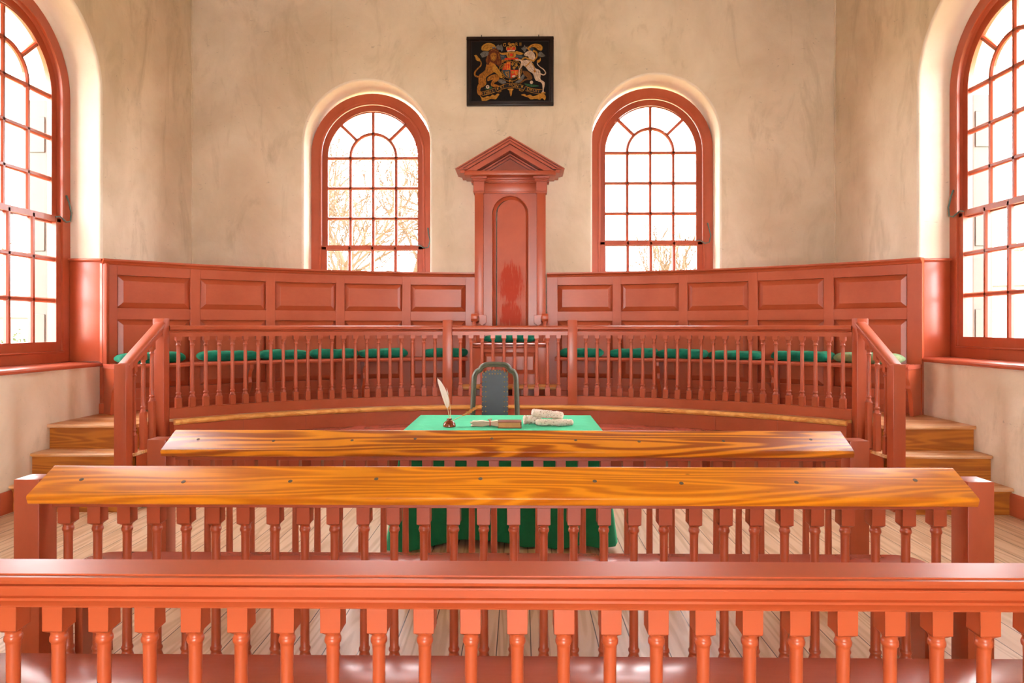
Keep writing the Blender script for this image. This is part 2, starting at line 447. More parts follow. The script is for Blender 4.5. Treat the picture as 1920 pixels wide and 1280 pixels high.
def make_window(name, label, mapf, c, dz, rz, ang_catch):
    t = thing(name, label, 'window', mapf(c, 0, dz), rz, None, 'structure')
    FD = 0.315
    f = MB()
    ring_arch(f, WHW+0.0, 0.70, FD, FD+0.16, 3.87, 1.2)
    ring_arch(f, 0.715, 0.685, FD-0.014, FD+0.02, 3.865, 1.3)
    f.box(-0.70, 0.70, FD-0.006, FD+0.16, 1.18, 1.30)
    f.box(-0.70, 0.70, FD-0.022, FD+0.02, 1.296, 1.312)
    f.build('frame', M['red'], t, 0.004, 1, local=True)
    up = MB()
    y0, y1 = FD+0.055, FD+0.095
    ring_arch(up, 0.694, GW, y0, y1, ZS+0.02, ZS-3*GH)
    ring_arch(up, GW+0.012, GW-0.004, y0-0.008, y0+0.01, ZS, ZS-3*GH)
    up.box(-0.69, 0.69, y0-0.004, y1, ZS-3*GH-0.03, ZS-3*GH+0.022)
    for k in (-1, 0, 1):
        top = ZS+0.61 if k == 0 else ZS+0.02
        bar(up, (k*GP, ZS-3*GH), (k*GP, top), 0.045, y0, y1)
    for k in range(0, 3):
        bar(up, (-GW-0.01, ZS-k*GH), (GW+0.01, ZS-k*GH), 0.045, y0, y1)
    n = 20
    pts = [(-GP*math.cos(PI*i/n), ZS+0.02+GP*math.sin(PI*i/n)) for i in range(n+1)]
    for p, q in zip(pts, pts[1:]): bar(up, p, q, 0.045, y0, y1)
    for a in (45, 135):
        ca, sa = math.cos(math.radians(a)), math.sin(math.radians(a))
        bar(up, (GP*ca, ZS+0.02+GP*sa), (0.63*ca, ZS+0.01+0.63*sa), 0.045, y0, y1)
    up.build('upper_sash', M['red'], t, smooth=30, local=True)
    lo = MB()
    v0, v1 = FD+0.008, FD+0.05
    zt = ZS-3*GH+0.018; zb = zt-3*GH
    lo.box(-0.694, 0.694, v0, v1, zt-0.035, zt+0.022)
    lo.box(-0.694, 0.694, v0, v1, zb-0.108, zb)
    for s in (-1, 1):
        lo.box(min(s*GW, s*0.694), max(s*GW, s*0.694), v0, v1, zb, zt)
        lo.box(min(s*(GW-0.004), s*(GW+0.01)), max(s*(GW-0.004), s*(GW+0.01)), v0-0.006, v0+0.01, zb, zt)
    for k in (-1, 0, 1): bar(lo, (k*GP, zb), (k*GP, zt), 0.045, v0, v1)
    for k in (1, 2): bar(lo, (-GW-0.01, zt-k*GH), (GW+0.01, zt-k*GH), 0.045, v0, v1)
    lo.build('lower_sash', M['red'], t, smooth=30, local=True)
    g = MB(); pa = arch_path(0.64, ZS, ZS-3*GH)
    g.prism(pa, y1-0.014, y1-0.010, 'y'); g.build('pane', M['glass'], t, local=True)
    g = MB().box(-0.64, 0.64, v1-0.014, v1-0.010, zb-0.02, zt); g.build('pane', M['glass'], t, local=True)
    # whitewashed outer brickwork splay and an open shutter leaf
    for s in (-1, 1):
        sh = MB(); sh.box(min(s*0.80, s*0.765), max(s*0.80, s*0.765), FD+0.20, FD+0.40, 1.2, 3.85)
        for z in (1.5, 2.5, 3.5):
            sh.box(min(s*0.765, s*0.755), max(s*0.765, s*0.755), FD+0.22, FD+0.38, z-0.18, z+0.18)
        sh.build('shutter', M['outwhite'], t, 0.004, 1, local=True)
    si = MB(); si.prism([(-0.035, 1.155), (-0.035, 1.178), (-0.02, 1.19), (FD+0.01, 1.20), (FD+0.01, 1.15), (0.0, 1.15)], -WHW-0.02, WHW-0.0 if c > 3 else WHW, 'x')
    si.build('sill', M['redx'], t, 0.004, 2, local=True)
    s = ang_catch
    hk = MB()
    zk = zt+0.03
    hk.tube([(s*0.60, v0-0.004, zk-0.02), (s*0.64, v0-0.02, zk-0.01), (s*0.71, v0-0.04, zk-0.055), (s*0.765, v0-0.045, zk-0.04), (s*0.785, v0-0.04, zk+0.05), (s*0.76, v0-0.03, zk+0.16), (s*0.752, v0-0.012, zk+0.22)], [0.006, 0.007, 0.008, 0.008, 0.008, 0.008, 0.010], 8)
    hk.build('sash_catch', M['hook'], t, local=True)
    cd = MB().tube([(s*0.697, FD-0.002, zk-0.02), (s*0.697, FD-0.002, zk+0.9)], 0.006, 6); cd.build('sash_cord', M['quill'], t, local=True)
    return t
make_window('window_1', 'arched sash window left of the tall seat, bare trees behind it', back, CW[0][0], CW[0][1], 0, 1)
make_window('window_2', 'arched sash window right of the tall seat, mostly blank white sky', back, CW[1][0], CW[1][1], 0, 1)
make_window('window_3', 'tall arched sash window in the left side wall', left, CL[0], CL[1], PI/2, 1)
make_window('window_4', 'tall arched sash window in the right side wall', right, CR[0], CR[1], -PI/2, -1)
# red boards lining the far jamb of each side window, under the panelling cap
for s, nm, (c, dz) in ((-1, 3, CL), (1, 4, CR)):
    y = c+WHW
    a = MB()
    a.box(*sorted((s*(XW-0.012), s*(XW+0.312))), y-0.022, y+0.0, SILL+0.03, 2.225)
    a.prism([(y-0.05, 2.222), (y-0.055, 2.232), (y-0.05, 2.247), (y+0.0, 2.247), (y+0.0, 2.222)], *sorted((s*(XW-0.03), s*(XW+0.312))), 'x')
    tag(a.build('trim_%d' % nm, M['red'], None, 0.003, 2), 'red board with moulded cap lining the jamb of the %s side window' % ('left' if s < 0 else 'right'), 'trim', kind='structure')
# ------------------------------------------------------------------ raised platform, panelling, bench
DZ = 0.67                                    # platform height
RC, RR = 3.138, 4.71                         # railing curve
PCY, PR = 3.34, 5.45                         # panelling curve
def arc_pts(R, cy, a0, a1, n):
    return [(R*math.sin(a0+(a1-a0)*i/n), cy+R*math.cos(a0+(a1-a0)*i/n)) for i in range(n+1)]
pf = thing('platform', 'raised curved platform with pale wooden edge behind the railing', 'platform', (0, 7.6, 0))
AE = 0.755
outline = [(-XW+0.002, 6.18)] + [(-3.36, 6.18), (-3.36, 6.512), (-3.245, 6.512)] + arc_pts(RR-0.12, RC, -AE, AE, 40) + [(3.245, 6.512), (3.36, 6.512), (3.36, 6.18), (XW-0.002, 6.18), (XW-0.002, YB-0.002), (-XW+0.002, YB-0.002)]
MB().prism(outline, 0.0, DZ-0.03, 'z').build('core', M['redx'], pf)
deck = [(-XW+0.002, 6.15)] + [(-3.36, 6.15), (-3.36, 6.512), (-3.245, 6.512)] + arc_pts(RR-0.11, RC, -AE, AE, 40) + [(3.245, 6.512), (3.36, 6.512), (3.36, 6.15), (XW-0.002, 6.15), (XW-0.002, YB-0.002), (-XW+0.002, YB-0.002)]
MB().prism(deck, DZ-0.03, DZ, 'z').build('deck', M['tread'], pf)
MB().arc(RR, RC, -0.765, 0.765, [(-0.10, DZ-0.048), (-0.145, DZ-0.048), (-0.158, DZ-0.040), (-0.164, DZ-0.024), (-0.158, DZ-0.008), (-0.145, DZ), (-0.10, DZ)], 60).build('nosing', M['nosing'], pf)
MB().arc(RR, RC, -0.765, 0.765, [(-0.12, 0.0), (-0.132, 0.0), (-0.132, DZ-0.05), (-0.12, DZ-0.05)], 60).build('fascia', M['redx'], pf)
for k in range(10):
    a = -0.614+k*(1.228/9)
    MB().arc(RR, RC, a-0.0115, a+0.0115, [(-0.13, 0.30), (-0.137, 0.30), (-0.137, DZ-0.052), (-0.13, DZ-0.052)], 1).build('fascia_strip', M['red'], pf)
# low curved bench against the front of the platform
jb = thing('low_bench', 'low curved red bench fixed along the front of the platform', 'bench', (0, 7.3, 0))
MB().arc(RR, RC, -0.74, 0.74, [(-0.137, 0.435), (-0.40, 0.435), (-0.415, 0.445), (-0.418, 0.458), (-0.40, 0.475), (-0.137, 0.475)], 60).build('seat', M['redseat'], jb)
for k in range(7):
    a = -0.7+k*1.4/6
    b = MB().box(-0.02, 0.02, -0.36, -0.138, 0.0, 0.435)
    b.xf(Matrix.Translation((RR*math.sin(a), RC+RR*math.cos(a), 0)) @ Matrix.Rotation(-a, 4, 'Z'))
    b.build('support', M['red'], jb)

# steps each side
for s, nm in ((-1, 'left'), (1, 'right')):
    st = thing('wooden_steps', 'flight of worn pine steps up to the platform beside the %s wall' % nm, 'steps', (s*3.75, 5.9, 0))
    x0, x1 = sorted((s*(XW-0.003), s*3.262)); e0, e1 = sorted((s*(XW-0.003), s*3.362))
    RH = DZ/3
    MB().box(e0, e1, 6.155, 6.179, 2*RH, DZ-0.031).build('riser', M['riser'], st)
    for k, yf in ((2, 5.905), (1, 5.655)):
        z = k*RH
        MB().prism([(yf+0.275, z-0.028), (yf+0.012, z-0.028), (yf+0.002, z-0.02), (yf, z-0.012), (yf+0.004, z-0.004), (yf+0.012, z), (yf+0.275, z)], x0, x1, 'x').build('tread', M['tread'], st)
        MB().box(x0, x1, yf+0.028, yf+0.05, z-RH, z-0.028).build('riser', M['riser'], st)
    MB().box(*sorted((s*3.262, s*3.29)), 5.70, 6.17, 0.0, RH*1.0-0.03).build('stringer', M['red'], st)
    MB().box(*sorted((s*3.262, s*3.29)), 5.935, 6.18, 0.0, 2*RH-0.029).build('stringer', M['red'], st)
    MB().box(*sorted((s*3.262, s*3.358)), 6.181, 6.40, 0.0, 2*RH).build('stringer', M['red'], st)
    # rounded front edge of the platform at the head of the steps
    MB().prism([(6.149, DZ-0.03), (6.125, DZ-0.03), (6.118, DZ-0.015), (6.125, DZ), (6.149, DZ)], e0, e1, 'x').build('nosing', M['tread'], st)

# panelling
PAN = [(0.1085, 0.2367), (0.2558, 0.3863), (0.4052, 0.5356), (0.5546, 0.6857), (0.7046, 0.8363)]
STL = [(0.0835, 0.1085), (0.2367, 0.2558), (0.3863, 0.4052), (0.5356, 0.5546), (0.6857, 0.7046), (0.8363, 0.862)]
ROWS = [(1.748, 2.088), (0.905, 1.630)]
def raised_panel(mb, s, a0, a1, z0, z1, R, cy, n=6, bev=0.058, edge=0.036, field=0.0, back=0.046):
    if s < 0: a0, a1 = -a1, -a0
    da = bev/R
    def loop(b, dr):
        d = b/R
        A0, A1, Z0, Z1 = a0+d, a1-d, z0+b, z1-b
        pts = [pol(R+dr, cy, A0+(A1-A0)*i/n, Z0) for i in range(n+1)]
        pts += [pol(R+dr, cy, A1+(A0-A1)*i/n, Z1) for i in range(n+1)]
        return pts
    rings = [loop(0, back), loop(0, edge), loop(bev, field+0.006), loop(bev, field), ]
    k0 = len(mb.v)
    mb.loft(rings, True, False)
    m = 2*(n+1)
    for base in (k0, k0+3*m):
        for i in range(n):
            mb.f.append((base+i, base+i+1, base+m-2-i, base+m-1-i))
for s, nm in ((-1, 'left'), (1, 'right')):
    w = thing('panelling', 'curved red raised-panel wainscot on the %s of the tall seat' % nm, 'panelling', (s*2.5, 8.0, DZ))
    rg = lambda a, b: (min(s*a, s*b), max(s*a, s*b))
    for a, b in STL:
        MB().arc(PR, PCY, *rg(a, b), [(0, DZ), (0, 2.2), (0.05, 2.2), (0.05, DZ)], 3).build('stile', M['red'], w, 0.002, 1)
    for a, b in PAN:
        for z0, z1 in ((2.088, 2.2), (1.630, 1.748), (0.80, 0.905)):
            MB().arc(PR, PCY, *rg(a, b), [(0.001, z0), (0.001, z1), (0.04, z1), (0.04, z0)], 6).build('rail', M['redx'], w, 0.0015, 1)
        for z0, z1 in ROWS:
            mb = MB(); raised_panel(mb, s, a, b, z0, z1, PR, PCY); mb.build('panel', M['redx'], w, smooth=20)
    MB().arc(PR, PCY, *rg(0.0835, 0.86), [(-0.004, DZ), (-0.012, DZ+0.005), (-0.012, 0.735), (-0.004, 0.745), (-0.004, 0.80), (0.05, 0.80), (0.05, DZ)], 26).build('plinth', M['redx'], w)
    MB().arc(PR, PCY, *rg(0.0835, 0.862), [(0.05, 2.190), (0.0, 2.190), (-0.008, 2.196), (-0.014, 2.212), (-0.034, 2.222), (-0.042, 2.230), (-0.042, 2.247), (0.05, 2.247)], 30).build('cap', M['redx'], w)
    # flat ledge that closes the space between the curve and the corner
    a0, a1 = 0.0835, 0.862
    pts = [(s*x, y) for x, y in arc_pts(PR+0.05, PCY, a0, a1, 24)] + [(s*(XW-0.002), YB-0.002), (s*0.46, YB-0.002)]
    pts = [p for p in pts if abs(p[0]) < XW-0.001]
    MB().prism(pts, 2.205, 2.243, 'z').build('ledge', M['redx'], w)
    # end post against the side wall
    e = MB()
    yb = CL[0]+WHW if s < 0 else CR[0]+WHW
    e.box(*sorted((s*(XW-0.002), s*(XW-0.075))), yb-0.03, yb+0.055, DZ, 2.2)
    e.box(*sorted((s*(XW-0.002), s*(XW-0.09))), yb-0.045, yb+0.055, DZ, DZ+0.105)
    e.build('end_post', M['red'], w, 0.004, 2)

    # curved bench
    b = thing('curved_bench', 'long curved red bench under the %s panelling with green cushions' % nm, 'bench', (s*2.5, 7.6, DZ))
    MB().arc(PR, PCY, *rg(0.105, 0.862), [(-0.012, 1.135), (-0.345, 1.135), (-0.357, 1.145), (-0.36, 1.158), (-0.352, 1.172), (-0.34, 1.178), (-0.012, 1.178)], 30).build('seat', M['redseat'], b)
    for a in (0.347, 0.597):
        br = MB()
        br.prism([(-0.012, DZ), (-0.012, 1.135), (-0.32, 1.135), (-0.33, 1.085), (-0.26, 1.05), (-0.22, 0.99), (-0.245, 0.93), (-0.20, 0.86), (-0.13, 0.80), (-0.10, 0.735), (-0.085, DZ)], -0.02, 0.02, 'x')
        aa = s*a
        br.xf(Matrix.Translation((PR*math.sin(aa), PCY+PR*math.cos(aa), 0)) @ Matrix.Rotation(-aa, 4, 'Z'))
        br.build('bracket', M['red'], b, 0.003, 1)
    eb = MB()
    eb.prism([(-0.012, DZ), (-0.012, 1.135), (-0.33, 1.135), (-0.335, 1.05), (-0.29, 0.98), (-0.30, 0.95), (-0.25, 0.90), (-0.22, 0.80), (-0.20, DZ)], -0.02, 0.02, 'x')
    aa = s*0.857
    eb.xf(Matrix.Translation((PR*math.sin(aa), PCY+PR*math.cos(aa), 0)) @ Matrix.Rotation(-aa, 4, 'Z'))
    eb.build('end_board', M['red'], b, 0.003, 1)

# cushions: soft green pads, each its own shape
def pillow(L, W, H, seed, nx=26, ny=14, nz=6):
    mb = MB(); rings = []
    vs = {}
    fs = []
    def key(i, j, k): return (i, j, k)
    idx = {}
    out = []
    def vert(i, j, k):
        if (i, j, k) in idx: return idx[(i, j, k)]
        u, v, w = 2*i/nx-1, 2*j/ny-1, 2*k/nz-1
        e = 7.0
        r = (abs(u)**e+abs(v)**e+abs(w)**3.0)**(1/e) or 1
        m = max(abs(u), abs(v), abs(w))
        sc = m/r if r > 1e-6 else 1
        sq = (1-0.32*abs(u*sc)**5)*(1-0.4*abs(v*sc)**6)
        p = Vector((u*sc*L/2, v*sc*W/2, w*sc*H/2*sq))
        nn = noise.noise((p.x*9+seed*7, p.y*9, p.z*14))*0.014+noise.noise((p.x*22+seed*3, p.y*14, p.z*20))*0.006
        bul = 0.010*noise.noise((p.x*3.1+seed*11, p.y*3, 0))
        q = p + Vector((0.5*nn, 0.7*nn, nn*0.8 + bul if w > -0.4 else 0))
        q.z = max(q.z+H/2*0.98, 0.0)
        idx[(i, j, k)] = len(out); out.append(q)
        return idx[(i, j, k)]
    for k in (0, nz):
        for i in range(nx):
            for j in range(ny): fs.append((vert(i, j, k), vert(i+1, j, k), vert(i+1, j+1, k), vert(i, j+1, k)))
    for j in (0, ny):
        for i in range(nx):
            for k in range(nz): fs.append((vert(i, j, k), vert(i+1, j, k), vert(i+1, j, k+1), vert(i, j, k+1)))
    for i in (0, nx):
        for j in range(ny):
            for k in range(nz): fs.append((vert(i, j, k), vert(i, j+1, k), vert(i, j+1, k+1), vert(i, j, k+1)))
    z0 = min(p.z for p in out)
    for p in out: p.z -= z0
    return mb.add(out, fs)
CUS_L = [(0.730, 0.846), (0.584, 0.697), (0.474, 0.574), (0.364, 0.466), (0.250, 0.356), (0.108, 0.207)]
CUS_R = [(0.118, 0.216), (0.236, 0.342), (0.348, 0.454), (0.463, 0.570), (0.598, 0.710), (0.724, 0.838)]
LB_L = ['green velvet cushion at the wall end of the left bench, behind the stair rail',
        'puffy green velvet cushion on the left bench, second from the left wall',
        'green velvet cushion on the left bench, third from the left wall',
        'green velvet cushion on the left bench, third from the tall seat',
        'green velvet cushion on the left bench just before a gap of bare seat',
        'green velvet cushion on the left bench right beside the tall seat']
LB_R = ['green velvet cushion on the right bench right beside the tall seat',
        'green velvet cushion on the right bench, second from the tall seat',
        'green velvet cushion on the right bench, third from the tall seat',
        'flat green velvet cushion on the right bench just before a gap of bare seat',
        'bright puffy green velvet cushion on the right bench, second from the right wall',
        'faded olive green cushion at the wall end of the right bench']
ci = 0
for s, arr, lbs in ((-1, CUS_L, LB_L), (1, CUS_R, LB_R)):
    for (a0, a1), lb in zip(arr, lbs):
        ci += 1
        a = s*(a0+a1)/2; Rm = PR-0.185
        L = (a1-a0)*(Rm-0.05)
        mb = pillow(L+0.03, 0.32, 0.108 if 'flat' not in lb else 0.095, ci)
        o = mb.build('cushion', M['velvet_faded'] if 'faded' in lb else M['velvet'], None, smooth=180, local=True)
        p = pol(Rm, PCY, a, 1.1785)
        o.location = p; o.rotation_euler = (0, 0, -a+random.uniform(-0.03, 0.03))
        tag(o, lb, 'cushion', 'green cushions on the curved benches')

# ------------------------------------------------------------------ tall seat of the presiding justice
X0 = -0.016
th = thing('throne', 'tall red wooden seat with a triangular pediment against the end wall', 'seat', (X0, 8.4, DZ))
def bx(name, x0, x1, y0, y1, z0, z1, bev=0.004, mat='red', par=None):
    return MB().box(X0+x0, X0+x1, y0, y1, z0, z1).build(name, M[mat], par or th, bev, 2)
WY = YB-0.002
# back board with a round-headed sunk panel
def arch_loop(hw, zs, zb, y, n=24):
    return [(X0+x, y, z) for x, z in arch_path(hw, zs, zb, n)]
bk = MB()
hole = [Vector((x, z, 0)) for x, z in arch_path(0.23, 2.985, 1.2)]
outer = [Vector((-0.338, 1.0, 0)), Vector((0.338, 1.0, 0)), Vector((0.338, 3.26, 0)), Vector((-0.338, 3.26, 0))]
flat = outer+hole
bk.add([(X0+p.x, 8.66, p.y) for p in flat], [tuple(t) for t in tessellate_polygon([outer, hole])])
bk.loft([arch_loop(0.23, 2.985, 1.2, 8.66), arch_loop(0.222, 2.985, 1.2, 8.69)], True, False)
bk.build('back_board', M['red'], th)
def mk_worn():
    n = N('worn_red_back_panel')
    st = n.noise(n.coords((16, 16, 2)), 3.0, 6, 0.65)
    cl = n.noise(n.coords(), 1.7, 6, 0.6, 0.3)
    c = n.mix(n.ramp(cl, [(0.34, 0.0), (0.66, 1.0)]), RED_A, RED_B)
    sx = n.new('ShaderNodeSeparateXYZ'); n.link(n.tc.outputs['Object'], sx.inputs[0])
    def blob(cx, cz, rx, rz):
        dx = n.math('DIVIDE', n.math('SUBTRACT', sx.outputs[0], cx), rx)
        dz = n.math('DIVIDE', n.math('SUBTRACT', sx.outputs[2], cz), rz)
        d = n.math('ADD', n.math('MULTIPLY', dx, dx), n.math('MULTIPLY', dz, dz))
        d = n.math('ADD', d, n.math('MULTIPLY', n.math('SUBTRACT', st, 0.5), 4.5))
        return n.ramp(d, [(0.55, 1.0), (1.2, 0.0)])
    w = n.math('MAXIMUM', blob(0.01, 1.43, 0.16, 0.28), blob(0.01, 1.02, 0.15, 0.22))
    c = n.mix(n.math('MULTIPLY', w, 0.8), c, (0.36, 0.026, 0.008))
    n.color(c); n.rough(n.math('ADD', n.math('MULTIPLY', cl, 0.25), n.math('ADD', n.math('MULTIPLY', w, 0.35), 0.30))); n.spec(0.35)
    return n.m
ip = MB()
ip.loft([arch_loop(0.222, 2.985, 1.2, 8.72), arch_loop(0.222, 2.985, 1.2, 8.692), arch_loop(0.183, 2.985, 1.24, 8.676), arch_loop(0.181, 2.985, 1.24, 8.672)], True, False)
front = arch_path(0.181, 2.985, 1.24, 24)
ip.prism(front, 8.672, 8.70, 'y')
ip.build('back_panel', mk_worn(), th, smooth=25)
bx('side_board', -0.44, -0.336, 8.655, WY, DZ, 3.26); bx('side_board', 0.336, 0.44, 8.655, WY, DZ, 3.26)
for s in (-1, 1):
    p = MB()
    p.box(*sorted((X0+s*0.338, X0+s*0.447)), 8.60, 8.70, 1.0, 3.25)
    p.build('pilaster', M['red'], th, 0.003, 2)
    c = MB()
    cx = X0+s*0.3925
    for hw, yf, z0, z1 in ((0.066, 8.590, 3.236, 3.250), (0.073, 8.583, 3.250, 3.268), (0.066, 8.585, 3.268, 3.385),
                           (0.074, 8.572, 3.385, 3.398), (0.086, 8.556, 3.398, 3.414), (0.102, 8.535, 3.414, 3.436)):
        c.box(cx-hw, cx+hw, yf, 8.70, z0, z1)
    c.build('capital', M['redx'], th, 0.0025, 1)
bx('frieze', -0.33, 0.33, 8.64, WY, 3.262, 3.40, 0.002, 'redx')
fm = MB()
for yf, z0, z1 in ((8.625, 3.243, 3.262), (8.62, 3.372, 3.386), (8.60, 3.386, 3.412), (8.585, 3.412, 3.436)):
    fm.box(X0-0.335, X0+0.335, yf, 8.70, z0, z1)
fm.build('frieze_moulding', M['redx'], th, 0.003, 2)
en = MB()
for hw, yf, z0, z1 in ((0.47, 8.60, 3.26, 3.39), (0.497, 8.56, 3.39, 3.436)):
    en.box(X0-hw, X0+hw, 8.70, WY, z0, z1)
en.box(X0-0.567, X0+0.567, 8.45, WY, 3.436, 3.488)
en.build('cornice', M['redx'], th, 0.003, 2)
pd = MB()
ZA, SL = 3.894, 0.592
def chevron(mb, v0, v1, yf, zb):
    top, bot = ZA-v0, ZA-v1
    xo, xi = (top-zb)/SL, (bot-zb)/SL
    mb.prism([(X0-xo, zb), (X0, top), (X0+xo, zb), (X0+xi, zb), (X0, bot), (X0-xi, zb)], yf, WY, 'y')
for v0, v1, yf in ((0, 0.018, 8.372), (0.018, 0.024, 8.405), (0.024, 0.046, 8.392), (0.046, 0.052, 8.43), (0.052, 0.082, 8.412), (0.082, 0.089, 8.46), (0.089, 0.160, 8.44), (0.160, 0.172, 8.60),
                   (0.172, 0.190, 8.55), (0.190, 0.195, 8.61), (0.195, 0.222, 8.59)):
    chevron(pd, v0, v1, yf, 3.495 if v1 < 0.085 else 3.488)
pd.build('pediment', M['redx'], th, 0.002, 1)
MB().prism([(X0-0.31, 3.488), (X0+0.31, 3.488), (X0, 3.68)], 8.64, WY, 'y').build('tympanum', M['redx'], th)
# returns of the raking cornice at the two tips
rt = MB()
for s in (-1, 1):
    for hw0, hw1, yf, z0, z1 in ((0.567, 0.65, 8.39, 3.488, 3.505), (0.56, 0.615, 8.42, 3.452, 3.488)):
        rt.box(*sorted((X0+s*hw0, X0+s*hw1)), yf, WY, z0, z1)
rt.build('cornice_return', M['redx'], th, 0.002, 1)
# seat, front panel, footboard, arms
st = MB().prism([(8.18, 1.335), (8.17, 1.345), (8.17, 1.358), (8.18, 1.366), (8.66, 1.366), (8.66, 1.335)], X0-0.475, X0+0.475, 'x'); st.build('seat', M['redseat'], th)
bx('seat_moulding', -0.455, 0.455, 8.195, 8.6, 1.305, 1.335, 0.006, 'redx')
fr = MB()
fr.box(X0-0.45, X0-0.33, 8.22, 8.26, DZ, 1.305); fr.box(X0+0.33, X0+0.45, 8.22, 8.26, DZ, 1.305)
fr.box(X0-0.33, X0+0.33, 8.22, 8.26, 1.245, 1.305); fr.box(X0-0.33, X0+0.33, 8.22, 8.26, DZ, 0.985)
fr.build('front_frame', M['red'], th, 0.002, 1)
pn = MB()
def rl(b, y): return [(X0-0.33+b, y, 0.985+b), (X0+0.33-b, y, 0.985+b), (X0+0.33-b, y, 1.245-b), (X0-0.33+b, y, 1.245-b)]
pn.loft([rl(0, 8.258), rl(0, 8.248), rl(0.05, 8.232), rl(0.05, 8.226)], True, True)
pn.build('front_panel', M['redx'], th, smooth=15)
for s in (-1, 1):
    bx('side_panel', *sorted((s*0.45, s*0.425)), 8.26, 8.66, DZ, 1.305)
fb = MB().prism([(7.90, 0.83), (7.89, 0.84), (7.89, 0.855), (7.90, 0.862), (8.22, 0.862), (8.22, 0.83)], X0-0.56, X0+0.58, 'x'); fb.build('footboard', M['nosing'], th)
for x in (-0.45, -0.15, 0.15, 0.45):
    bx('foot_support', x-0.02, x+0.02, 7.98, 8.219, DZ, 0.83)
for s in (-1, 1):
    ar = MB()
    xa = X0+s*0.425
    prof = [(8.60, 1.60), (8.60, 1.67), (8.50, 1.685), (8.40, 1.665), (8.30, 1.675), (8.235, 1.712), (8.19, 1.712), (8.165, 1.685), (8.165, 1.645), (8.19, 1.618), (8.235, 1.612), (8.27, 1.635), (8.35, 1.622), (8.45, 1.635), (8.54, 1.615)]
    ar.prism(prof, xa-0.038, xa+0.038, 'x')
    ar.build('armrest', M['red'], th, 0.006, 2)
    wv = MB().prism([(X0+s*0.30, 1.60), (X0+s*0.30, 1.70), (X0+s*0.40, 1.71), (X0+s*0.40, 1.60), (X0+s*0.35, 1.565)], 8.57, 8.60, 'y'); wv.build('arm_bracket', M['red'], th, 0.003, 1)
    MB().lathe([(0.03, 1.366), (0.034, 1.38), (0.024, 1.40), (0.018, 1.44), (0.024, 1.50), (0.026, 1.53), (0.018, 1.555), (0.021, 1.567), (0.018, 1.58), (0.022, 1.60), (0.024, 1.62)], xa, 8.21, 14).build('arm_post', M['red'], th)
tc = pillow(0.64, 0.36, 0.085, 33)
o = tc.build('cushion', M['velvet'], None, smooth=180, local=True); o.location = (X0, 8.40, 1.3665)
tag(o, 'green velvet cushion on the tall pedimented seat', 'cushion')
# ------------------------------------------------------------------ turned balusters
def baluster_big(zb, zt, side=0.058):
    """square head, turned shaft with two rings, square foot (front rail and desks)"""
    h = side/2
    mb = MB()
    mb.box(-h, h, -h, h, 0.703, zt)
    # chamfered underside of the head
    mb.loft([[(-h, -h, 0.703), (h, -h, 0.703), (h, h, 0.703), (-h, h, 0.703)], [(-0.018, -0.018, 0.693), (0.018, -0.018, 0.693), (0.018, 0.018, 0.693), (-0.018, 0.018, 0.693)]])
    prof = [(0.0240, 0.700), (0.0228, 0.694), (0.0206, 0.692), (0.0203, 0.690), (0.0203, 0.682), (0.0222, 0.680), (0.0234, 0.675), (0.0234, 0.670), (0.0222, 0.666), (0.0194, 0.6625), (0.0188, 0.658), (0.0180, 0.640),
            (0.0178, 0.50), (0.0186, 0.35), (0.0196, 0.20), (0.0196, 0.165), (0.0225, 0.162), (0.0250, 0.155), (0.0225, 0.148), (0.0200, 0.144), (0.0215, 0.135), (0.0262, 0.122), (0.0272, 0.114), (0.024, 0.106), (0.024, 0.098)]
    mb.lathe(prof, 0, 0, 16)
    mb.box(-h, h, -h, h, zb, 0.10)
    return mb
BALU = baluster_big(0.0, 0.79).build('baluster_pattern', M['red'], None, 0.0025, 1)
def slim(z0, z1, foot=0.095, head=0.04):
    """slender baluster of the platform railing"""
    mb = MB(); h, g = 0.0265, 0.0275
    H = z1-z0
    mb.box(-h, h, -h, h, z1-head, z1); mb.box(-g, g, -g, g, z0, z0+foot)
    f = z0+foot; t = z1-head
    mb.lathe([(0.025, f), (0.026, f+0.008), (0.023, f+0.016), (0.018, f+0.026), (0.0185, f+0.032), (0.024, f+0.040), (0.0245, f+0.047), (0.018, f+0.054), (0.0185, f+0.062),
              (0.0195, f+0.11), (0.0165, t-0.08), (0.0165, t-0.052), (0.0225, t-0.048), (0.0225, t-0.040), (0.0175, t-0.036), (0.0178, t-0.020), (0.024, t-0.004), (0.024, t)], 0, 0, 14)
    return mb
ZB0, ZB1 = 0.769, 1.460
SLIM = slim(ZB0, ZB1).build('baluster_pattern', M['red'], None, 0.002, 1)

def newel(mb, x, y, z0, z1, w=0.105, rz=0.0):
    b = MB().box(-w/2, w/2, -w/2, w/2, z0, z1); b.xf(Matrix.Translation((x, y, 0)) @ Matrix.Rotation(rz, 4, 'Z'))
    mb.v += []; mb.add(b.v, b.f)
RAILP = [(-0.030, 1.458), (-0.030, 1.500), (-0.036, 1.504), (-0.024, 1.508), (-0.022, 1.514), (-0.038, 1.520), (-0.052, 1.526), (-0.056, 1.542), (-0.050, 1.556), (-0.030, 1.565), (0.030, 1.565),
         (0.050, 1.556), (0.056, 1.542), (0.052, 1.526), (0.038, 1.520), (0.022, 1.514), (0.024, 1.508), (0.036, 1.504), (0.030, 1.500), (0.030, 1.458)]
BOTP = [(-0.032, DZ), (-0.032, ZB0-0.006), (-0.026, ZB0), (0.026, ZB0), (0.032, ZB0-0.006), (0.032, DZ)]
AN, AM = 0.7795, 0.151
def place_slim(par, x, y, rz=0.0, first=[True]):
    o = link_copy(SLIM, 'baluster', par, Vector((x, y, 0))-wl(par), rz)
    return o
NB = 22
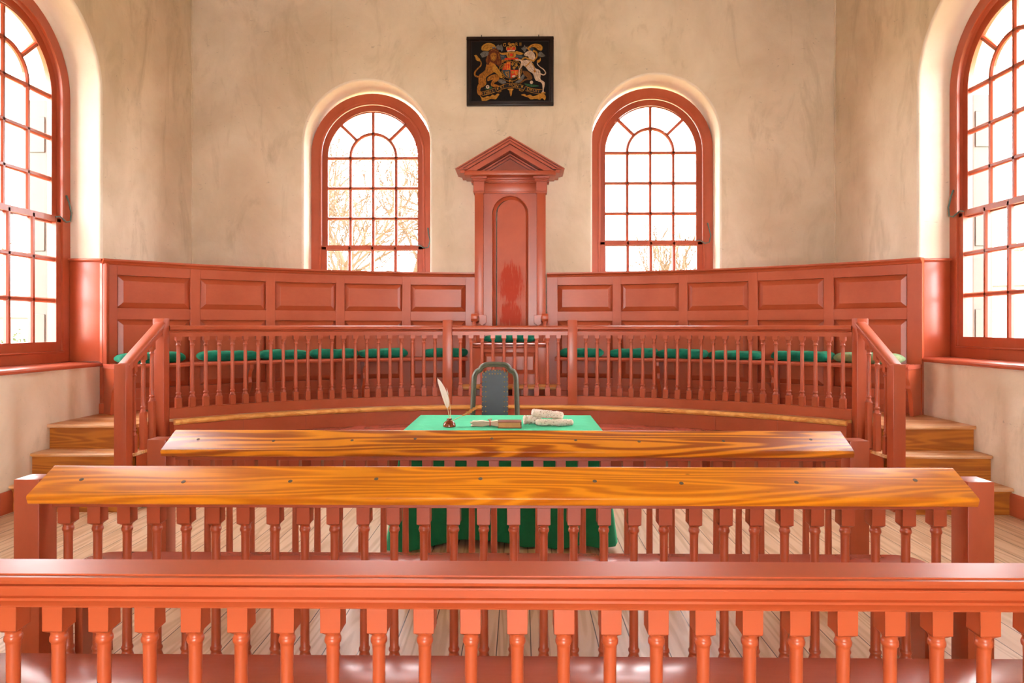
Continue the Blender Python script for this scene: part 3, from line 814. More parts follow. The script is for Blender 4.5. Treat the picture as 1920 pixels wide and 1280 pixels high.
for s, nm in ((-1, 'left'), (1, 'right')):
    r = thing('railing', 'curved red balustrade on the platform edge, %s section with its corner post' % nm, 'railing', (s*2.0, 7.3, DZ))
    g = lambda a, b: (min(s*a, s*b), max(s*a, s*b))
    MB().arc(RR, RC, *g(0.164, 0.768), RAILP, 40).build('handrail', M['redx'], r, 0, smooth=50)
    MB().arc(RR, RC, *g(0.162, 0.768), BOTP, 40).build('bottom_rail', M['redx'], r)
    for k in range(NB):
        a = s*(0.1835+k*(0.749-0.1835)/(NB-1))
        place_slim(r, RR*math.sin(a), RC+RR*math.cos(a), -a)
    n = MB(); newel(n, s*3.305, 6.455, 0.0, 1.631, 0.105); n.build('newel_post', M['red'], r, 0.004, 2)
c = thing('railing', 'short straight red balustrade between two posts in front of the tall seat', 'railing', (0, 7.75, DZ))
YM = 7.765
MB().prism([(YM+d, z) for d, z in RAILP], -0.66, 0.65, 'x').build('handrail', M['redx'], c, smooth=50)
MB().prism([(YM+d, z) for d, z in BOTP], -0.66, 0.65, 'x').build('bottom_rail', M['redx'], c)
for k in range(10):
    place_slim(c, -0.570+k*(0.545+0.570)/9, YM)
for x in (-0.716, 0.702):
    n = MB(); newel(n, x, YM+0.02, DZ, 1.631, 0.106); n.build('newel_post', M['red'], c, 0.004, 2)

# stair railings
for s, nm in ((-1, 'left'), (1, 'right')):
    r = thing('stair_railing', 'sloping red handrail and low square post beside the %s steps' % nm, 'railing', (s*3.3, 5.95, 0))
    X = s*3.29
    n = MB(); newel(n, X, 5.81, 0.0, 1.235, 0.104); n.build('newel_post', M['red'], r, 0.004, 2)
    ya, za, yb, zb = 5.795, 1.232, 6.404, 1.600
    sl = (zb-za)/(yb-ya)
    PR2 = [(-0.030, -0.105), (-0.030, -0.066), (-0.036, -0.062), (-0.030, -0.054), (-0.038, -0.046), (-0.050, -0.040), (-0.055, -0.025), (-0.048, -0.009), (-0.028, 0.0),
           (0.028, 0.0), (0.048, -0.009), (0.055, -0.025), (0.050, -0.040), (0.038, -0.046), (0.030, -0.054), (0.036, -0.062), (0.030, -0.066), (0.030, -0.105)]
    MB().loft([[(X+d, y, za+(y-ya)*sl+h) for d, h in PR2] for y in (ya+0.012, yb)]).build('handrail', M['redx'], r, smooth=50)
    for k, (y, zf, zt) in enumerate(((6.265, 0.447, 0.93), (6.12, 0.447, 0.845), (5.965, 0.447, 0.66))):
        top = za+(y-ya)*sl-0.09
        mb = MB(); h = 0.024
        mb.box(X-h, X+h, y-h, y+h, zf if k < 2 else 0.224, zt-0.06)
        f = zt-0.06
        mb.lathe([(0.023, f-0.005), (0.025, f+0.008), (0.022, f+0.016), (0.017, f+0.026), (0.018, f+0.032), (0.023, f+0.040), (0.0235, f+0.047), (0.0175, f+0.054), (0.0195, f+0.11), (0.0165, top-0.17), (0.0165, top-0.128),
                  (0.0225, top-0.124), (0.0225, top-0.116), (0.0172, top-0.112), (0.0178, top-0.10), (0.023, top-0.085), (0.023, top-0.08)], X, y, 14)
        mb.box(X-h, X+h, y-h, y+h, top-0.085, top)
        mb.build('baluster', M['red'], r, 0.002, 1)

# ------------------------------------------------------------------ front bar railing with its bench
FY = 1.915
fr = thing('bar_railing', 'wide red balustrade with a moulded handrail, closest to the viewer', 'railing', (0, FY, 0))
P = [(-0.045, 0.776), (-0.048, 0.781), (-0.043, 0.786), (-0.036, 0.790), (-0.036, 0.795), (-0.036, 0.797), (-0.028, 0.801), (-0.030, 0.823), (-0.037, 0.826), (-0.037, 0.831), (-0.026, 0.833), (-0.026, 0.838), (-0.044, 0.840), (-0.053, 0.843), (-0.056, 0.852), (-0.052, 0.861), (-0.044, 0.862), (-0.038, 0.862), (-0.036, 0.866),
     (0.050, 0.877), (0.058, 0.869), (0.056, 0.852), (0.044, 0.838), (0.036, 0.834), (0.030, 0.823), (0.030, 0.799), (0.045, 0.781), (0.045, 0.776)]
MB().prism([(FY+d, z) for d, z in P], -2.02, 2.06, 'x').build('handrail', M['redfront'], fr, smooth=28)
PITCH = 0.1297
BALF = bpy.data.objects.new('x', BALU.data.copy()); BALF.data.materials[0] = M['redfront']
for k in range(-15, 15):
    link_copy(BALF, 'baluster', fr, (0.106+k*PITCH, 0, 0))
bpy.data.objects.remove(BALF)
for s in (-1, 1):
    MB().box(0.026+s*2.03-0.055, 0.026+s*2.03+0.055, FY-0.055, FY+0.055, 0, 0.905).build('end_post', M['redfront'], fr, 0.004, 2)

def bench(y, label):
    b = thing('bench', label, 'bench', (0.026, y+0.2, 0), 0, 'red benches between the railings')
    # board with rounded far corners
    hw, y0, y1, rc = 1.985, y+0.060, y+0.37, 0.11
    pts = [(0.026-hw, y0), (0.026+hw, y0)]
    pts += [(0.026+hw-rc+rc*math.cos(t*PI/16), y1-rc+rc*math.sin(t*PI/16)) for t in range(9)]
    pts += [(0.026-hw+rc-rc*math.sin(t*PI/16), y1-rc+rc*math.cos(t*PI/16)) for t in range(9)]
    MB().prism(pts, 0.415, 0.45, 'z').build('seat', M['redseat'], b, 0.006, 2, smooth=30)
    prof = [(y+0.065, 0), (y+0.065, 0.415), (y+0.34, 0.415), (y+0.335, 0.37), (y+0.30, 0.335), (y+0.245, 0.31), (y+0.235, 0.285), (y+0.265, 0.27), (y+0.285, 0.235), (y+0.29, 0.15), (y+0.30, 0.0)]
    for s in (-1, 1):
        MB().prism(prof, 0.026+s*1.885-0.018, 0.026+s*1.885+0.018, 'x').build('end_board', M['red'], b, 0.003, 1)
    MB().box(-0.135, -0.092, y+0.10, y+0.14, 0, 0.415).build('leg', M['red'], b, 0.003, 1)
    return b
bench(FY, 'long red plank bench directly behind the closest balustrade')

# ------------------------------------------------------------------ two sloping reading desks on balusters
def desk(y0, dx, label, top='desk'):
    d = thing('sloped_desk', label, 'desk', (0.026+dx, y0, 0), 0, 'sloping desks on balusters')
    L = 1.942
    yf, yb = -0.177, -0.003
    m = MB().prism([(yf, 0.858), (yf-0.004, 0.850), (yf+0.006, 0.822), (yf+0.02, 0.820), (yb+0.014, 0.908), (yb+0.002, 0.945), (yb-0.006, 0.947), (yf+0.006, 0.862)], -L, L, 'x')
    m.build('desktop', M[top], d, 0.003, 2, local=True)
    MB().prism([(-0.05, 0.778), (-0.05, 0.80), (-0.085, 0.80), (-0.085, 0.818), (0.03, 0.878), (0.03, 0.778)], -1.925, 1.915, 'x').build('rail', M['redx'], d, 0.002, 1, local=True)
    for s in (-1, 1):
        MB().box(s*2.03-0.0555, s*2.03+0.0555, -0.057, 0.058, 0, 0.897).build('post', M['red'], d, 0.004, 2, local=True)
    for k in range(30):
        link_copy(BALU, 'baluster', d, (-1.886+k*PITCH, 0.0, 0))
    for k, x in enumerate((-1.77, -1.33, -0.88, -0.52, -0.08, 0.40, 0.76, 1.24, 1.74)):
        t = 0.088+0.012*math.sin(k*5)
        MB().lathe([(0.0095, 0), (0.0085, 0.0012), (0.002, 0.0014)], 0, 0, 10).xf(Matrix.Translation((x, yf+t, 0.8621+(t-0.006)*0.5247)) @ Matrix.Rotation(0.4833, 4, 'X')).build('nail_head', M['nail'], d, local=True)
    return d
AY, BY = 2.957, 3.995
desk(AY, 0, 'long sloping varnished desk just beyond the closest red handrail')
desk(BY, 0.004, 'farther sloping varnished desk in front of the green covered table', 'desk2')
bench(AY, 'long red plank bench between the two sloping desks')
bpy.data.objects.remove(BALU); bpy.data.objects.remove(SLIM)
# ------------------------------------------------------------------ clerk's table, cloth and chair
TX0, TX1, TY0, TY1, TZ = -0.715, 0.695, 4.77, 5.66, 0.816
tb = thing('table', 'wooden table hidden under the green cloth, one foot showing', 'table', ((TX0+TX1)/2, (TY0+TY1)/2, 0))
MB().box(TX0+0.01, TX1-0.01, TY0+0.01, TY1-0.01, TZ-0.03, TZ).build('tabletop', M['riser'], tb, 0.004, 2)
MB().box(TX0+0.08, TX1-0.08, TY0+0.08, TY1-0.08, TZ-0.13, TZ-0.03).build('apron', M['riser'], tb, 0.004, 1)
for lx in (TX0+0.12, TX1-0.47+0.0):
    for ly in (TY0+0.12, TY1-0.12):
        MB().lathe([(0.03, 0), (0.036, 0.015), (0.036, 0.045), (0.026, 0.06), (0.022, 0.09), (0.03, 0.3), (0.024, 0.55), (0.034, 0.6), (0.034, TZ-0.03)], lx, ly, 14).build('leg', M['tread'], tb)
def cloth():
    mb = MB(); z1 = TZ+0.0045
    per = []
    def side(p, q, n):
        for i in range(n):
            t = i/n; per.append((p[0]+(q[0]-p[0])*t, p[1]+(q[1]-p[1])*t))
    c = [(TX0, TY0), (TX1, TY0), (TX1, TY1), (TX0, TY1)]
    for i, n in zip(range(4), (84, 54, 84, 54)): side(c[i], c[(i+1) % 4], n)
    n = len(per); cx, cy = (TX0+TX1)/2, (TY0+TY1)/2
    def nrm(i):
        a, b = Vector((*per[i-1], 0)), Vector((*per[(i+1) % n], 0)); d = (b-a).normalized(); return Vector((d.y, -d.x, 0))
    drop = TZ-0.05
    cols = 12
    rings = []
    for k in range(6):
        f = 0.25+0.75*k/5
        rings.append([(cx+(x-cx)*f*0.998, cy+(y-cy)*f*0.996, z1+(0.0012*noise.noise((x*f*5, y*f*5, 2)) if k < 5 else 0)) for x, y in per])
    for k in range(1, cols+1):
        t = k/cols; r = []
        for i, (x, y) in enumerate(per):
            nn = nrm(i)
            # corner nearness: the spare cloth at a corner falls outwards in a fold
            dc = min(math.hypot(x-a, y-b) for a, b in c)
            corner = math.exp(-(dc/0.14)**2)
            s = i/n*2*PI
            fold = 0.016*math.sin(s*9+0.6)+0.010*math.sin(s*17+1.3)
            out = 0.006+t*(0.018+fold*t)+corner*0.085*t**1.2
            dl = drop+0.035*math.sin(s*5+1.0)*t-0.02*math.sin(s*2+2.6)+(0.03*corner if x < 0 else 0.045*corner)
            hang = min(dl*t, TZ-0.012)
            rr = 0.010
            z = z1-hang
            if k == 1: z = z1-0.012; out = 0.008
            r.append((x+nn.x*out, y+nn.y*out, z))
        rings.append(r)
    k0 = len(mb.v)
    mb.loft(rings, True, False)
    mb.f.append(tuple(range(k0+n-1, k0-1, -1)))
    return mb
co = cloth().build('tablecloth', M['baize'], None, smooth=70, origin=(0, 5.2, TZ))
tag(co, 'bright green baize cloth draped over the table almost to the floor', 'tablecloth')
sm = co.modifiers.new('thickness', 'SOLIDIFY'); sm.thickness = 0.003; sm.offset = -1
CZ = TZ+0.006

# chair: worn green wooden frame with an upright studded leather back
CX, CY = -0.115, 6.10
ch = thing('armless_chair', 'worn green wooden chair with a studded dark leather back behind the table', 'chair', (CX, CY, 0))
def catmull(P, m=6, closed=False):
    n = len(P); out = []
    rng = range(n) if closed else range(n-1)
    for i in rng:
        if closed: p0, p1, p2, p3 = P[(i-1) % n], P[i], P[(i+1) % n], P[(i+2) % n]
        else: p0, p1, p2, p3 = P[max(i-1, 0)], P[i], P[i+1], P[min(i+2, n-1)]
        for j in range(m):
            t = j/m
            out.append(tuple(0.5*((2*b)+(-a+c)*t+(2*a-5*b+4*c-d)*t*t+(-a+3*b-3*c+d)*t**3) for a, b, c, d in zip(p0, p1, p2, p3)))
    if not closed: out.append(tuple(P[-1]))
    return out
half = [(-0.205, 0.40), (-0.202, 0.70), (-0.195, 0.95), (-0.190, 1.08), (-0.180, 1.125), (-0.160, 1.150), (-0.142, 1.157), (-0.134, 1.166), (-0.118, 1.190), (-0.092, 1.206), (-0.06, 1.212), (0, 1.213)]
path = half+[(-x, z) for x, z in reversed(half[:-1])]
path = catmull(path, 4)
def ribbon(path, w, prof, ybase):
    """moulded strip following a path in the XZ plane"""
    mb = MB(); rings = []; n = len(path)
    for i, (x, z) in enumerate(path):
        a, b = path[max(i-1, 0)], path[min(i+1, n-1)]
        dx, dz = b[0]-a[0], b[1]-a[1]; l = math.hypot(dx, dz) or 1
        nx, nz = -dz/l, dx/l
        yy = ybase+(z-0.45)*0.10 if z > 0.45 else ybase
        rings.append([(CX+x+nx*w*u, CY+yy+v, z+nz*w*u) for u, v in prof])
    return mb.loft(rings)
prof = [(-0.5, -0.012), (-0.38, -0.020), (-0.18, -0.014), (0.0, -0.022), (0.2, -0.024), (0.42, -0.016), (0.5, -0.006), (0.5, 0.018), (-0.5, 0.018)]
ribbon(path, 0.046, prof, 0.0).build('back_frame', M['greenwood'], ch, smooth=50)
lp = [(-0.118, 0.62), (-0.117, 1.10), (-0.107, 1.135), (-0.08, 1.155), (-0.04, 1.163), (0, 1.164)]
lp = lp+[(-x, z) for x, z in reversed(lp[:-1])]
def yback(z): return CY+(z-0.45)*0.10
lm = MB()
lpc = catmull(lp, 4)
ff = [(CX+x, yback(z)-0.006, z) for x, z in lpc]; bb = [(CX+x, yback(z)+0.012, z) for x, z in lpc]
lm.loft([ff, bb], True, True)
lm.build('leather_back', M['leather'], ch, 0, smooth=40)
MB().box(CX-0.19, CX+0.19, CY-0.01, CY+0.035, 0.585, 0.64).build('lower_rail', M['greenwood'], ch, 0.005, 2)
spots = []
for k in range(12):
    z = 0.66+k*0.044
    for sx in (-1, 1):
        spots += [(sx*0.111, z), (sx*0.084, z)]
for k in range(5): spots += [(-0.05+k*0.025, 1.128+0.0)]
for x, z in ((-0.102, 1.128), (-0.082, 1.148), (-0.056, 1.155), (-0.028, 1.157), (0, 1.158), (0.028, 1.157), (0.056, 1.155), (0.082, 1.148), (0.102, 1.128)): spots.append((x, z))
stud = None
for x, z in spots:
    loc = Vector((CX+x, yback(z)-0.0062, z))-wl(ch)
    if stud is None:
        stud = MB().lathe([(0.0058, 0), (0.0050, 0.0022), (0.0022, 0.0036), (0.0003, 0.004)], 0, 0, 8).xf(Matrix.Rotation(PI/2, 4, 'X')).build('brass_stud', M['brass'], ch, local=True)
        stud.location = loc
    else:
        link_copy(stud, 'brass_stud', ch, loc)
MB().prism([(CX-0.20, CY+0.02), (CX+0.20, CY+0.02), (CX+0.24, CY-0.42), (CX-0.24, CY-0.42)], 0.42, 0.475, 'z').build('seat', M['leather'], ch, 0.012, 3)
for sx in (-1, 1):
    MB().box(CX+sx*0.215-0.021, CX+sx*0.215+0.021, CY-0.41, CY-0.368, 0, 0.42).build('leg', M['greenwood'], ch, 0.004, 1)
    MB().loft([[(CX+sx*0.205-0.021+dx, CY+dy+o, z) for dx, dy in ((0, -0.02), (0.042, -0.02), (0.042, 0.02), (0, 0.02))] for o, z in ((0.07, 0), (0.02, 0.2), (0.0, 0.42))]).build('leg', M['greenwood'], ch, 0.003, 1)
    MB().box(CX+sx*0.21-0.011, CX+sx*0.21+0.011, CY-0.38, CY+0.02, 0.15, 0.185).build('stretcher', M['greenwood'], ch, 0.003, 1)

# inkwell and quills
IX, IY = -0.405, 4.985
iw = thing('inkwell', 'squat brown glazed inkwell holding three quills on the green cloth', 'inkwell', (IX, IY, CZ))
MB().lathe([(0.043, 0), (0.047, 0.004), (0.046, 0.014), (0.042, 0.027), (0.033, 0.037), (0.028, 0.039), (0.027, 0.042), (0.021, 0.046), (0.018, 0.049), (0.018, 0.055), (0.021, 0.058), (0.019, 0.060), (0.010, 0.060), (0.009, 0.035)], IX, IY, 28, CZ).build('pot', M['inkwell'], iw, smooth=50)
def feather(name, label, base, tip, v0, wmax, mshaft, mvane, bow, asym=0.6, rough_edge=0.0):
    t = thing(name, label, 'quill', base, 0, 'quills in the inkwell')
    b, e = Vector(base), Vector(tip); ax = e-b; side = Vector((-ax.z, 0, ax.x)).normalized()
    nrm = ax.normalized().cross(side)
    def P(u): return b+ax*u+side*bow*math.sin(u*PI)
    MB().tube([P(i/14) for i in range(15)], [0.0030-0.0022*(i/14) for i in range(15)], 7).build('shaft', mshaft, t)
    if wmax > 0:
        mb = MB(); rows = []
        n = 26
        for i in range(n+1):
            u = v0+(1-v0)*i/n; q = i/n
            w = wmax*(math.sin(min(1, q*1.05+0.02)*PI)**0.45)*(1-0.35*q)
            if i == n: w = 0.0006
            jl = 1+rough_edge*random.uniform(-1, 0.4); jr = 1+rough_edge*random.uniform(-1, 0.4)
            c = P(u)
            l = c-side*w*(1.6-asym)*jl+ax.normalized()*(0.006); r = c+side*w*asym*jr+ax.normalized()*(0.006)
            rows.append([l+nrm*0.0024, c+nrm*0.0014, r+nrm*0.0024, r+nrm*0.0004, c-nrm*0.0022, l+nrm*0.0004])
        mb.loft(rows, True, True)
        mb.build('vane', mvane, t, smooth=60)
    return t
feather('quill_pen', 'tall white feather quill leaning left in the inkwell', (IX+0.004, IY+0.002, CZ+0.040), (-0.497, IY+0.02, 1.178), 0.29, 0.032, M['quill'], M['feather'], -0.012)
feather('quill_pen', 'thin stripped quill standing upright in the inkwell', (IX+0.008, IY+0.006, CZ+0.040), (-0.428, IY+0.03, 1.098), 0.80, 0.0035, M['quill'], M['feather'], -0.010, 0.8)
feather('quill_pen', 'brown feather quill leaning right out of the inkwell', (IX+0.012, IY-0.003, CZ+0.040), (-0.185, IY+0.05, 0.978), 0.36, 0.022, M['quill'], M['brownfeather'], -0.006, 0.7, 0.5)

# tied papers, book, rolled cloths
bp = thing('paper_bundle', 'sheaf of folded cream papers tied with a red ribbon, left of the book', 'papers', (-0.145, 5.02, CZ))
for k in range(9):
    a = (k-4)*0.03+random.uniform(-0.02, 0.02)
    Lx = 0.10+random.uniform(-0.012, 0.012); wy = 0.026
    z = 0.002+k*0.0042
    mb = MB(); rings = []
    for i in range(13):
        u = -1+2*i/12
        pinch = 0.55+0.45*min(1, abs(u-0.35)*1.8)
        zz = (k-4)*0.0045*pinch+0.0205+0.003*noise.noise((u*2, k, 0))
        zz = max(zz, 0.0016)
        w = wy*(0.8+0.2*pinch)
        yy = u*Lx*math.sin(a)*0.7
        x = u*Lx*math.cos(a)
        rings.append([(x, yy-w, zz-0.0009), (x, yy+w, zz-0.0009), (x, yy+w, zz+0.0014), (x, yy, zz+0.0024), (x, yy-w, zz+0.0014)])
    mb.loft(rings); mb.xf(Matrix.Translation((-0.145, 5.02, CZ)) @ Matrix.Rotation(0.10, 4, 'Z'))
    mb.build('sheet', M['paper'], bp, smooth=50)
rb = MB(); rings = []
for i in range(25):
    t = i/24*2*PI
    y, z = 0.033*math.copysign(abs(math.cos(t))**0.5, math.cos(t)), 0.0205+0.0185*math.copysign(abs(math.sin(t))**0.6, math.sin(t))
    rings.append([(0.030, y, z), (0.038, y, z), (0.038, y*1.05, 0.0205+(z-0.0205)*1.08), (0.030, y*1.05, 0.0205+(z-0.0205)*1.08)])
rb.loft(rings, True, False, True)
rb.tube([(0.034, -0.01, 0.041), (0.02, 0.0, 0.048), (0.045, 0.012, 0.052), (0.05, 0.0, 0.044), (0.034, -0.005, 0.041)], 0.0022, 6)
rb.xf(Matrix.Translation((-0.145, 5.02, CZ)) @ Matrix.Rotation(0.10, 4, 'Z'))
rb.build('ribbon', M['ribbon'], bp)

BX, BYY = 0.036, 4.975
bo = thing('book', 'closed brown leather book lying on the green cloth', 'book', (BX, BYY, CZ), 0.0)
MB().box(BX-0.086, BX+0.086, BYY-0.062, BYY+0.075, CZ, CZ+0.004).build('cover', M['brownbook'], bo, 0.0015, 2)
MB().prism([(BYY-0.056, CZ+0.004), (BYY-0.052, CZ+0.0395), (BYY+0.068, CZ+0.0395), (BYY+0.068, CZ+0.004)], BX-0.081, BX+0.078, 'x').build('pages', M['pages'], bo, 0.001, 1)
MB().box(BX-0.086, BX+0.086, BYY-0.060, BYY+0.075, CZ+0.0395, CZ+0.0435).build('cover', M['brownbook'], bo, 0.0015, 2)
MB().box(BX-0.086, BX+0.086, BYY+0.069, BYY+0.080, CZ, CZ+0.0435).build('spine', M['brownbook'], bo, 0.003, 2)

def roll(label, p, q, ry, rz, seed, ends=(1.0, 1.0)):
    p, q = Vector(p), Vector(q); mb = MB(); rings = []
    ax = (q-p).normalized(); sd = ax.cross(Vector((0, 0, 1))).normalized(); up = sd.cross(ax)
    n = 34
    for i in range(n+1):
        u = i/n
        fl = (1-math.exp(-u*50)) * (1-math.exp(-(1-u)*50))
        k = (ends[0]*(1-u)+ends[1]*u)*(0.35+0.65*fl)
        r = []
        for j in range(20):
            t = 2*PI*j/20
            d = 1+0.24*noise.noise((u*7+seed, math.cos(t)*1.5, math.sin(t)*1.5))+0.16*noise.noise((u*19+seed, math.cos(t)*3, math.sin(t)*3))
            c, s_ = math.cos(t), math.sin(t)
            r.append(p+(q-p)*u+sd*(ry*k*d*math.copysign(abs(c)**0.8, c))+up*(rz*k*d*math.copysign(abs(s_)**0.8, s_)))
        rings.append(r)
    mb.loft(rings)
    z0 = min(v.z for v in mb.v)
    o = mb.build('rolled_cloth', M['speckled'], None, smooth=80, origin=p)
    return tag(o, label, 'cloth', 'rolled speckled cloths on the table')
roll('front speckled cream cloth roll, lowest and nearest the right end of the table', (0.225, 5.03, CZ+0.026), (0.505, 5.04, CZ+0.026), 0.033, 0.024, 3, (1, 0.95))
roll('short speckled cream cloth roll lying behind the corner of the book', (0.135, 5.115, CZ+0.034), (0.27, 5.135, CZ+0.034), 0.035, 0.033, 8, (1.0, 0.85))
roll('speckled cream cloth roll lying on top of the other two, one end cocked up', (0.195, 5.075, CZ+0.092), (0.435, 5.085, CZ+0.070), 0.036, 0.027, 15, (1.15, 0.95))
# ------------------------------------------------------------------ painted royal arms on a black panel above the tall seat
AX, AZ = -0.020, 4.852
AYF = YB-0.03                                 # face of the painted panel
pa = thing('coat_of_arms_painting', 'black framed painting of a royal coat of arms high on the end wall', 'painting', (AX, YB, AZ))
UN = 0.000859
def uv(x, y): return ((x-768)*UN, (667-y)*UN)
MB().box(AX-0.545, AX+0.545, AYF, YB-0.004, AZ-0.43, AZ+0.43).build('panel', M['black'], pa)
fm = MB()
for x0, x1, z0, z1 in ((-0.561, 0.561, 0.405, 0.444), (-0.561, 0.561, -0.444, -0.405), (-0.561, -0.522, -0.405, 0.405), (0.522, 0.561, -0.405, 0.405)):
    fm.box(AX+x0, AX+x1, YB-0.052, YB-0.002, AZ+z0, AZ+z1)
for x0, x1, z0, z1 in ((-0.522, 0.522, 0.385, 0.405), (-0.522, 0.522, -0.405, -0.385), (-0.522, -0.502, -0.385, 0.385), (0.502, 0.522, -0.385, 0.385)):
    fm.box(AX+x0, AX+x1, YB-0.040, YB-0.006, AZ+z0, AZ+z1)
fm.build('frame', M['frame'], pa, 0.004, 2)
for hx in (-0.37, 0.37):
    MB().tube([(AX+hx, YB-0.001, AZ+0.470), (AX+hx, YB-0.03, AZ+0.470), (AX+hx, YB-0.034, AZ+0.455), (AX+hx, YB-0.03, AZ+0.440)], 0.0055, 8).build('hook', M['iron'], pa)
def pm(name, a, var=0.35):
    n = N(name); f = n.noise(n.coords(), 38, 5, 0.65, 1.2)
    n.color(n.mix(n.ramp(f, [(0.34, 0.0), (0.66, 1.0)]), tuple(c*(1-var) for c in a), tuple(min(1, c*(1+var)) for c in a)))
    n.rough(0.55); n.spec(0.15); return n.m
PC = {'gold': pm('gold_paint', (0.36, 0.165, 0.022)), 'ochre': pm('ochre_paint', (0.27, 0.10, 0.014), 0.55), 'mane': pm('brown_mane_paint', (0.09, 0.02, 0.006), 0.5), 'dark': pm('umber_paint', (0.05, 0.018, 0.006)),
      'white': pm('white_paint', (0.46, 0.34, 0.24), 0.35), 'grey': pm('grey_paint', (0.10, 0.095, 0.085), 0.6), 'red': pm('red_paint_arms', (0.50, 0.035, 0.012), 0.3), 'blue': pm('blue_paint', (0.03, 0.05, 0.065), 0.5),
      'black': pm('black_paint', (0.012, 0.011, 0.012)), 'green': pm('green_paint_arms', (0.02, 0.07, 0.03), 0.5), 'orange': pm('orange_paint', (0.55, 0.16, 0.02), 0.4), 'shade': pm('brown_shade_paint', (0.14, 0.05, 0.012), 0.4)}
class Fig:
    def __init__(self): self.parts = []
    def shape(self, pts, col, layer=1, smooth=True):
        P = [uv(*p) for p in pts]
        if smooth: P = catmull(P, 4, True)
        self.parts.append((P, col, layer)); return self
    def circle(self, x, y, r, col, layer=1, n=28, ry=None):
        ry = ry or r
        self.parts.append(([uv(x+r*math.cos(2*PI*k/n), y+ry*math.sin(2*PI*k/n)) for k in range(n)], col, layer)); return self
    def stroke(self, pts, w, col, layer=1, w1=None):
        P = catmull([tuple(map(float, p)) for p in pts], 5); n = len(P); L, R = [], []
        w1 = w if w1 is None else w1
        for i, (x, y) in enumerate(P):
            a, b = P[max(i-1, 0)], P[min(i+1, n-1)]; dx, dy = b[0]-a[0], b[1]-a[1]; l = math.hypot(dx, dy) or 1
            h = (w+(w1-w)*i/(n-1))/2
            L.append(uv(x-dy/l*h, y+dx/l*h)); R.append(uv(x+dy/l*h, y-dx/l*h))
        for i in range(n-1): self.parts.append(([L[i], L[i+1], R[i+1], R[i]], col, layer))
        return self
    def build(self, name):
        cols = []; vs = []; fs = []; mi = []
        for P, c, layer in self.parts:
            if c not in cols: cols.append(c)
            y = AYF-YB-0.0008*layer
            k = len(vs)
            vs += [(x, y, z) for x, z in P]+[(x, AYF-YB-0.0001, z) for x, z in P]
            n = len(P)
            for t in tessellate_polygon([[Vector((x, z, 0)) for x, z in P]]): fs.append(tuple(i+k for i in t)); mi.append(cols.index(c))
            for i in range(n): fs.append((k+i, k+(i+1) % n, k+n+(i+1) % n, k+n+i)); mi.append(cols.index(c))
        me = bpy.data.meshes.new(name); me.from_pydata(vs, [], fs)
        for c in cols: me.materials.append(PC[c])
        for p, m in zip(me.polygons, mi): p.material_index = m
        bm = bmesh.new(); bm.from_mesh(me); bmesh.ops.recalc_face_normals(bm, faces=bm.faces); bm.to_mesh(me); bm.free()
        o = bpy.data.objects.new(name, me); COL.objects.link(o); o.parent = pa; return o
f = Fig()
f.stroke([(300, 748), (245, 730), (238, 680), (275, 630), (325, 580), (332, 530), (305, 495), (280, 482)], 26, 'ochre', 1, 14)
f.shape([(290, 510), (255, 490), (245, 450), (228, 425), (262, 418), (290, 455), (315, 480), (318, 510)], 'gold', 2)
f.shape([(420, 545), (480, 518), (545, 560), (562, 620), (520, 680), (450, 722), (405, 765), (410, 850), (370, 892), (310, 890), (293, 820), (297, 730), (340, 690), (388, 650), (405, 590)], 'ochre', 1)
f.shape([(300, 850), (395, 840), (372, 892), (332, 912), (318, 955), (350, 980), (352, 1015), (302, 1022), (275, 990), (270, 920)], 'ochre', 2)
f.shape([(430, 762), (500, 718), (570, 713), (606, 745), (596, 795), (550, 828), (524, 852), (570, 868), (612, 885), (600, 906), (530, 901), (480, 876), (490, 820), (512, 790), (470, 800), (430, 812)], 'ochre', 2)
f.shape([(518, 560), (562, 590), (612, 660), (648, 712), (648, 765), (618, 760), (598, 728), (550, 690), (508, 650)], 'gold', 3)
f.shape([(455, 360), (500, 330), (560, 322), (602, 370), (625, 450), (640, 540), (605, 592), (565, 562), (520, 545), (470, 520), (440, 572), (408, 535), (405, 470), (440, 415)], 'mane', 3)
f.shape([(472, 420), (510, 384), (552, 395), (566, 440), (552, 490), (522, 515), (490, 502), (476, 460)], 'ochre', 4)
f.shape([(505, 450), (530, 450), (540, 482), (520, 496), (502, 484)], 'gold', 5)
f.circle(497, 433, 7, 'dark', 5).circle(543, 430, 7, 'dark', 5).stroke([(500, 492), (520, 500), (540, 490)], 5, 'dark', 6).stroke([(518, 455), (520, 478)], 5, 'dark', 6)
for a in ([(440, 600), (430, 640), (400, 690)], [(470, 590), (465, 640), (440, 690)], [(500, 600), (490, 650)], [(330, 740), (320, 800), (330, 850)], [(360, 730), (350, 790), (365, 850)], [(385, 720), (380, 780)], [(460, 770), (520, 750), (570, 750)], [(290, 930), (295, 980)], [(560, 620), (600, 690), (620, 740)]):
    f.stroke(a, 5, 'shade', 5, 2)
for a in ([(430, 430), (420, 500), (430, 540)], [(590, 400), (605, 470), (600, 560)], [(575, 520), (585, 560)], [(480, 350), (530, 340), (580, 370)]):
    f.stroke(a, 9, 'ochre', 5, 3)
f.build('lion')
f = Fig()
f.stroke([(1225, 705), (1275, 722), (1302, 690), (1270, 640), (1215, 600), (1178, 555), (1190, 515)], 18, 'white', 1, 10)
f.shape([(1172, 530), (1180, 500), (1210, 490), (1222, 462), (1230, 500), (1212, 528), (1190, 540)], 'gold', 2)
f.shape([(960, 660), (1050, 680), (1102, 758), (1080, 792), (1000, 802), (940, 842), (910, 846), (970, 790), (1030, 768), (980, 722)], 'shade', 1)
f.shape([(955, 505), (1040, 500), (1102, 540), (1150, 620), (1215, 655), (1226, 740), (1200, 805), (1150, 800), (1112, 705), (1050, 662), (1000, 602), (950, 560)], 'white', 2)
